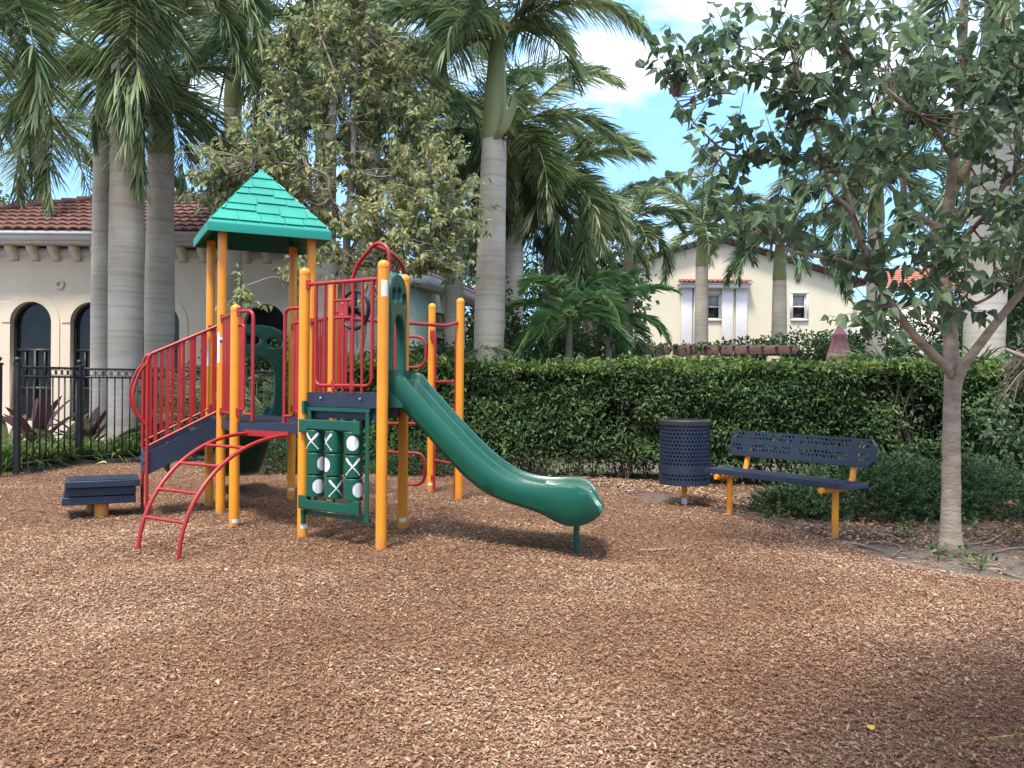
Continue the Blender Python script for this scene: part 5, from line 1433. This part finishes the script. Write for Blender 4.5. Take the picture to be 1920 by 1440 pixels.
# ---- low junipers
def juniper(label, c, R, h, nb, rng):
    root = thing('juniper_bush', label, 'shrub', c, group='low junipers')
    P_, D_ = [], []; m2 = MB()
    for i in range(nb):
        a = rng.uniform(0, 6.283); rr_ = math.sqrt(rng.random())
        q = np.asarray(c) + A3(math.cos(a) * R[0] * rr_, math.sin(a) * R[1] * rr_, h * (1 - rr_ ** 2.2) * rng.uniform(.55, 1.05) + .03)
        D = norm(A3(math.cos(a) * rr_, math.sin(a) * rr_, .0) + rng.normal(0, .35, 3) + Z3 * rng.uniform(.1, .6))
        L = rng.uniform(.16, .32); k = 48
        t = rng.uniform(0, 1, k); p = q + np.outer(t * L, D)
        P_.append(p); D_.append(norm(D * .9 + rng.normal(0, .65, (k, 3))))
    P_, D_ = np.concatenate(P_), np.concatenate(D_)
    V, F = leaves(P_, D_, rng.normal(0, 1, (len(P_), 3)), rng.uniform(.028, .06, len(P_)), .15, rng)
    m = MB(); m.add(V, F); m.build('foliage', M['lf_juniper'], root, angle=180)
    m = MB()
    for i in range(40):
        a = rng.uniform(0, 6.283); r_ = rng.uniform(.3, .95)
        e = np.asarray(c) + A3(math.cos(a) * R[0] * r_, math.sin(a) * R[1] * r_, h * (1 - r_ ** 2.2) * .8)
        m.tube(smooth_path([np.asarray(c) + A3(0, 0, .0), np.asarray(c) * .5 + e * .5 + Z3 * .05, e], 3), np.linspace(.012, .004, 7), 4, caps=False)
    m.build('stems', M['twig'], root)
rj = np.random.default_rng(17)
juniper('broad low dark juniper between the bench and the tree trunk', A3(3.95, 9.1, -.03), (.95, .70), .46, 800, rj)
juniper('low dark juniper right of the tree trunk', A3(4.85, 9.2, -.03), (.75, .8), .50, 560, rj)
juniper('small juniper tuft at the left end of the juniper row', A3(2.98, 9.0, -.03), (.34, .26), .20, 130, rj)
juniper('low juniper seen beneath the arched ladder deck', A3(-3.25, 12.3, -.03), (.75, .45), .42, 380, rj)
juniper('low juniper in shade behind the yellow side posts', A3(-1.2, 12.35, -.03), (.9, .4), .35, 320, rj)

# ---- strap-leaf ground cover behind the fence
def straps(n, pos, L, w, rng, spread=.8, bend=.9):
    az = rng.uniform(0, 6.283, n); el = rng.uniform(.6, 1.45, n); q = pos.copy(); L = L * rng.uniform(.6, 1.2, n); pts = []
    for i in range(4):
        D = np.stack([np.cos(el) * np.cos(az), np.cos(el) * np.sin(az), np.sin(el)], -1); sd = np.stack([-np.sin(az), np.cos(az), np.zeros(n)], -1)
        ww = w * [.8, 1, .75, .05][i]
        pts.append(np.stack([q - sd * ww / 2, q + sd * ww / 2], 1)); q = q + D * (L / 3)[:, None]; el = el - bend * rng.uniform(.3, .9, n)
    V = np.stack(pts, 1).reshape(-1, 3); b = np.arange(n)[:, None] * 8
    return V, np.concatenate([b + np.array([0, 1, 3, 2]), b + np.array([2, 3, 5, 4]), b + np.array([4, 5, 7, 6])])
rc = np.random.default_rng(3)
n = 12000
x = rc.uniform(-9.5, -3.2, n); y0 = np.interp(x, [-9.5, -6.95, -6.72, -6.0, -4.6, -3], [12.0, 12.5, 13.6, 14.6, 15.0, 15.15]); y = y0 + rc.uniform(0, 1.3, n)
m = MB(); m.add(*straps(n, np.c_[x, y, np.full(n, -.06)], .62, .028, rc))
tag(m.build('ground_cover', M['lf_cover'], angle=180), kind='stuff')

# ---- broad strap plants (purple and green) behind the fence
M['lf_purple'] = leafmat('leaf_purple', [(.05, .022, .024), (.085, .034, .036), (.13, .06, .05)], trans=.2)
M['lf_broad'] = leafmat('leaf_broad', [(.045, .07, .025), (.09, .12, .04), (.20, .19, .07)], trans=.25)
def rosette(label, c, n, L, w, key, rng, tilt=(.5, 1.35)):
    root = thing('bromeliad_plant', label, 'plant', c, group='broad leaved plants by the clubhouse')
    for i in range(n):
        a = 6.283 * i / n * 1.618 + rng.normal(0, .2); e = rng.uniform(*tilt); Ln = L * rng.uniform(.7, 1.1); q = np.asarray(c) + Z3 * .05; rows = []
        ns = 8
        for k in range(ns):
            t = k / (ns - 1); D = A3(math.cos(e) * math.cos(a), math.cos(e) * math.sin(a), math.sin(e)); sd = A3(-math.sin(a), math.cos(a), 0); N = np.cross(D, sd)
            ww = w * (.35 + 1.2 * t * (1 - t) * 2.2) * (1 if t < 1 else .05)
            rows.append([q - sd * ww / 2 + N * ww * -.12, q + N * 0, q + sd * ww / 2 + N * ww * -.12]); q = q + D * Ln / (ns - 1); e -= .12
        m = MB(); m.loft(np.array(rows), closed=False, caps=False); m.build('leaf', M['lf_' + key], root, angle=180)
rb_ = np.random.default_rng(8)
for lab, px, d, L, key, nn, tl in (('tall purple strap leaved plant behind the fence gate', 70, 15.4, 1.45, 'purple', 11, (.9, 1.4)), ('dark green broad leaved plant between purple ones', 110, 14.9, 1.0, 'broad', 14, (.3, 1.2)),
                             ('purple strap leaved plant near the thick palm trunk', 165, 15.4, 1.15, 'purple', 10, (.7, 1.4)), ('broad pale leaved plant leaning at the thick palm trunk', 185, 14.6, 1.0, 'broad', 12, (.2, 1.0)), ('broad green plant at the left edge behind the gate', 15, 15.2, 1.1, 'broad', 12, (.4, 1.2))):
    c = at(px, 720, d); rosette(lab, A3(c[0], d, 0), nn, L, .17, key, rb_, tl)

# ---- loose shrubs
def shrub(label, c, R, n, size, rng, key='shrub', asp=.5, group='shrubs beyond the hedge', stems=12, cat='shrub'):
    root = thing('leafy_shrub', label, cat, (c[0], c[1], 0), group=group)
    c, R = np.asarray(c, float), np.asarray(R, float)
    k = max(6, n // 40); cc = c + norm(rng.normal(0, 1, (k, 3))) * R * rng.uniform(.3, 1, (k, 1)) ** .5; cc[:, 2] = np.maximum(cc[:, 2], .05)
    idx = rng.integers(0, k, n); p = cc[idx] + rng.normal(0, 1, (n, 3)) * R * .16
    V, F = leaves(p, rng.normal(0, .8, (n, 3)) + norm(p - c) * .5, Z3 + rng.normal(0, .5, (n, 3)), size * rng.uniform(.6, 1.2, n), asp, rng)
    m = MB(); m.add(V, F); m.build('foliage', M['lf_' + key], root, angle=180)
    m = MB()
    for i in range(min(stems * 3, k)):
        m.tube(smooth_path([A3(c[0] + rng.normal(0, .08), c[1] + rng.normal(0, .08), -.05), (A3(c[0], c[1], 0) * .6 + cc[i] * .4) + rng.normal(0, .05, 3), cc[i]], 3), np.linspace(.018, .005, 7), 5, caps=False)
    m.build('stems', M['twig'], root)
rs_ = np.random.default_rng(51)
def SH(lab, px, py, d, rx, rz, n, size, key='shrub', asp=.5): shrub(lab, at(px, py, d), (rx, rx * .7, rz), n, size, rs_, key, asp)
SH('bushy shrub behind the two yellow side posts', 815, 700, 15.2, .8, .5, 2200, .10, 'hedge')
SH('tall loose shrub right of the tall middle palm trunk', 935, 640, 17, .5, 1.0, 1500, .11, 'shrub')
SH('dark shrub behind the small arching palms', 1040, 660, 18.5, 1.2, .6, 2600, .11, 'shrub')
SH('dark shrub mass behind the small palm before the gabled house', 1120, 665, 19, 1.2, .6, 2200, .11, 'shrub')
SH('leafy shrub in front of the gabled house right of the pergola', 1500, 655, 24.5, 1.7, .55, 3000, .15, 'shrub')
SH('low shrub in front of the gabled house above the pergola', 1390, 662, 25, 1.5, .35, 1800, .14, 'shrub')
SH('bright shrub beside the closed parasol', 1640, 660, 22.5, 1.1, .5, 2000, .13, 'hedge')
SH('shrub mass behind the low palms on the right', 1760, 640, 18, 1.4, .9, 2600, .13, 'shrub')
SH('tall dark shrub filling the right edge behind the tree', 1930, 640, 14.5, 1.1, 1.4, 3600, .13, 'shrub')
SH('dark thicket at the right end of the hedge', 1935, 800, 10.9, .65, .85, 3000, .10, 'near')
SH('dense foliage high behind the thick right palm', 1880, 420, 24, 2.2, 2.6, 3600, .22, 'shrub')
SH('foliage glowing yellow green at the left roof corner', -10, 405, 32, 1.6, 1.0, 1200, .22, 'cover')
SH('dark foliage behind the palms left of the middle', 860, 560, 26, 2.2, 2.2, 3600, .22, 'shrub')
SH('dark foliage between the middle palm trunks', 1010, 600, 27, 2.4, 2.0, 3600, .22, 'shrub')
SH('dark foliage filling the gap behind the low middle palms', 1110, 560, 30, 2.0, 1.8, 3000, .24, 'shrub')
SH('shrub at the foot of the clubhouse right corner', 560, 690, 16, .8, .6, 2000, .10, 'shrub')
SH('shrub in front of the clubhouse behind the stair rail', 440, 720, 15.9, 1.0, .6, 2200, .09, 'hedge')
SH('shrub in front of the mint house wall', 735, 715, 15.5, .8, .55, 2000, .10, 'shrub')
# vine over the pergola
c = at(1300, 655, 22)
shrub('sparse creeper trailing along the pergola beam', A3(c[0], 22.4, c[2] + .05), (2.2, .5, .16), 700, .10, rs_, 'shrub', .55)
# small weeds at the mulch edge
for i, (px, py) in enumerate(((1460, 968), (1495, 965), (1545, 958), (1760, 1045), (1840, 1062), (1815, 985), (1700, 1000))):
    d = 2112 / (py - 720 - (px - 960) * ROLL); c = at(px, py, d)
    root = thing('weed', ('leafy weed at the mulch edge beneath the bench', 'weed under the middle of the bench seat', 'pale weed sprig left of the right bench leg', 'low weed in front of the tree trunk', 'spreading weed right of the tree foot', 'weed in the shade before the right juniper', 'weed between the bench and the tree foot')[i], 'weed', (c[0], d, 0), group='weeds at the mulch edge')
    nn = 26; ps = np.c_[rs_.normal(c[0], .07, nn), rs_.normal(d, .07, nn), rs_.uniform(.0, .11, nn)]
    V, F = leaves(ps, rs_.normal(0, .8, (nn, 3)) + Z3 * .3, Z3 + rs_.normal(0, .3, (nn, 3)), rs_.uniform(.035, .07, nn), .6, rs_)
    m = MB(); m.add(V, F); m.build('foliage', M['lf_cover'], root, angle=180)
    m = MB()
    for j in range(6): m.tube([A3(c[0], d, -.03), ps[j]], .003, 4)
    m.build('stems', M['twig'], root)

# ---- roots, sticks and leaf litter
def gpt(px, py, z=.0):
    d = CAM_H * 1600 / (py - 720 - (px - 960) * ROLL); p = at(px, py, d); q = A3(p[0], d, 0); q[2] = max(float(ground_z(q[0], q[1])), -.03) + z
    return q
rootm = mat('pale_root', (.30, .225, .155), (.19, .14, .10), 9, .85, bump=.3)
def rootlet(label, pts, r, name='exposed_root', cat='root', mt=None, grp='roots and sticks on the ground'):
    P_ = [gpt(*p) for p in pts]
    m = MB(); sp = smooth_path([p + Z3 * r * .5 for p in P_], 6); m.tube(sp, np.linspace(r, r * .45, len(sp)) * .75, 7)
    tag(m.build(name, mt or rootm, loc=P_[0]), label, cat, grp)
rootlet('long thin root snaking over the mulch in front of the bench', [(1200, 1026), (1260, 1027), (1295, 1024), (1312, 1018), (1335, 1026), (1385, 1033)], .011)
rootlet('short root bit poking out of the mulch near the right bench leg', [(1516, 1042), (1530, 1038), (1545, 1045)], .008)
rootlet('pale root curling at the edge of the sand left of the tree', [(1580, 1016), (1610, 1020), (1640, 1026), (1660, 1032)], .017)
rootlet('hooked pale root in the sand left of the tree', [(1625, 1012), (1670, 1014), (1690, 1026), (1680, 1034)], .012)
rootlet('stubby pale root behind the sand patch', [(1650, 1000), (1668, 1000), (1690, 1012)], .02)
rootlet('forked root right of the tree foot', [(1800, 1020), (1850, 1016), (1880, 1002), (1890, 996)], .012)
rootlet('pale root at the right edge of the sand', [(1865, 1035), (1900, 1028), (1950, 1026)], .015)
rootlet('root running to the right picture edge over the mulch', [(1872, 1063), (1890, 1072), (1920, 1080), (1960, 1082)], .014)
rootlet('dark broken stick beside the tree foot', [(1812, 1018), (1822, 1030), (1832, 1040)], .018, 'fallen_stick', 'stick', M['twig'])
rootlet('thin pale stick on the shaded mulch at the lower right', [(1698, 1290), (1740, 1302), (1795, 1324)], .006, 'fallen_stick', 'stick')
rootlet('yellow straight stalk at the lower right corner', [(1825, 1393), (1880, 1390), (1950, 1387)], .007, 'fallen_stick', 'stick', mat('yellow_stalk', (.50, .38, .08), None, 9, .7))
rootlet('thin straw lying on the mulch at the left', [(30, 995), (90, 992), (150, 993)], .007, 'fallen_stick', 'stick')
def litter(label, px, py, s, col, grp='fallen leaves on the mulch'):
    p = gpt(px, py, .018); m = MB(); rg_ = np.random.default_rng(int(px))
    V, F = leaves(p[None] - A3(s / 2, 0, 0), rg_.normal(0, 1, (1, 3)) * [1, 1, .15], A3(0, 0, 1)[None] + rg_.normal(0, .2, (1, 3)), s, .6, rg_, curl=.1)
    m.add(V, F); tag(m.build('fallen_leaf', mat('litter', col, None, 20, .7), loc=p), label, 'leaf', grp)
litter('curled yellow leaf on the mulch at the lower right', 1650, 1383, .055, (.60, .40, .08))
litter('small orange leaf on the mulch below the bench', 1719, 1146, .05, (.60, .22, .06))
litter('orange leaf fragment left of another orange one', 1692, 1150, .045, (.55, .24, .08))
litter('orange leaf lower down on the right mulch', 1732, 1186, .05, (.58, .22, .06))
litter('white leaf scrap in the middle of the mulch', 425, 1081, .04, (.50, .46, .40))
litter('pale green leaf lying on the left mulch', 413, 1275, .045, (.45, .48, .16))
litter('pale leaf by the foot of the fence', 210, 873, .16, (.45, .40, .18))
litter('white wood scrap on the lower left mulch', 455, 1320, .035, (.48, .42, .35))
litter('bright scrap on the mulch in front of the panel', 832, 1262, .035, (.50, .47, .42))

# dry hanging frond over the right end of the hedge
root = thing('dead_frond', 'dry brown palm frond hanging at the right edge over the hedge', 'frond', at(1925, 690, 9.8))
m = MB(); rd_ = np.random.default_rng(2)
b0 = at(1960, 670, 9.8)
for i in range(34):
    e = at(rd_.uniform(1866, 1915), rd_.uniform(680, 770), 9.8 + rd_.normal(0, .12))
    m.tube(smooth_path([b0 + rd_.normal(0, .04, 3), (b0 + e) / 2 + Z3 * .10 + rd_.normal(0, .04, 3), e], 4), np.linspace(.009, .003, 9), 4, caps=False)
m.build('leaflets', M['lf_dry'], root)
m = MB(); m.tube(smooth_path([at(1885, 655, 9.8), at(1915, 668, 9.75), at(1970, 690, 9.7), at(2020, 760, 9.8), at(2030, 860, 9.9), at(2030, 960, 9.9)], 4), np.linspace(.02, .07, 21), 8); m.build('stalk', rootm, root)
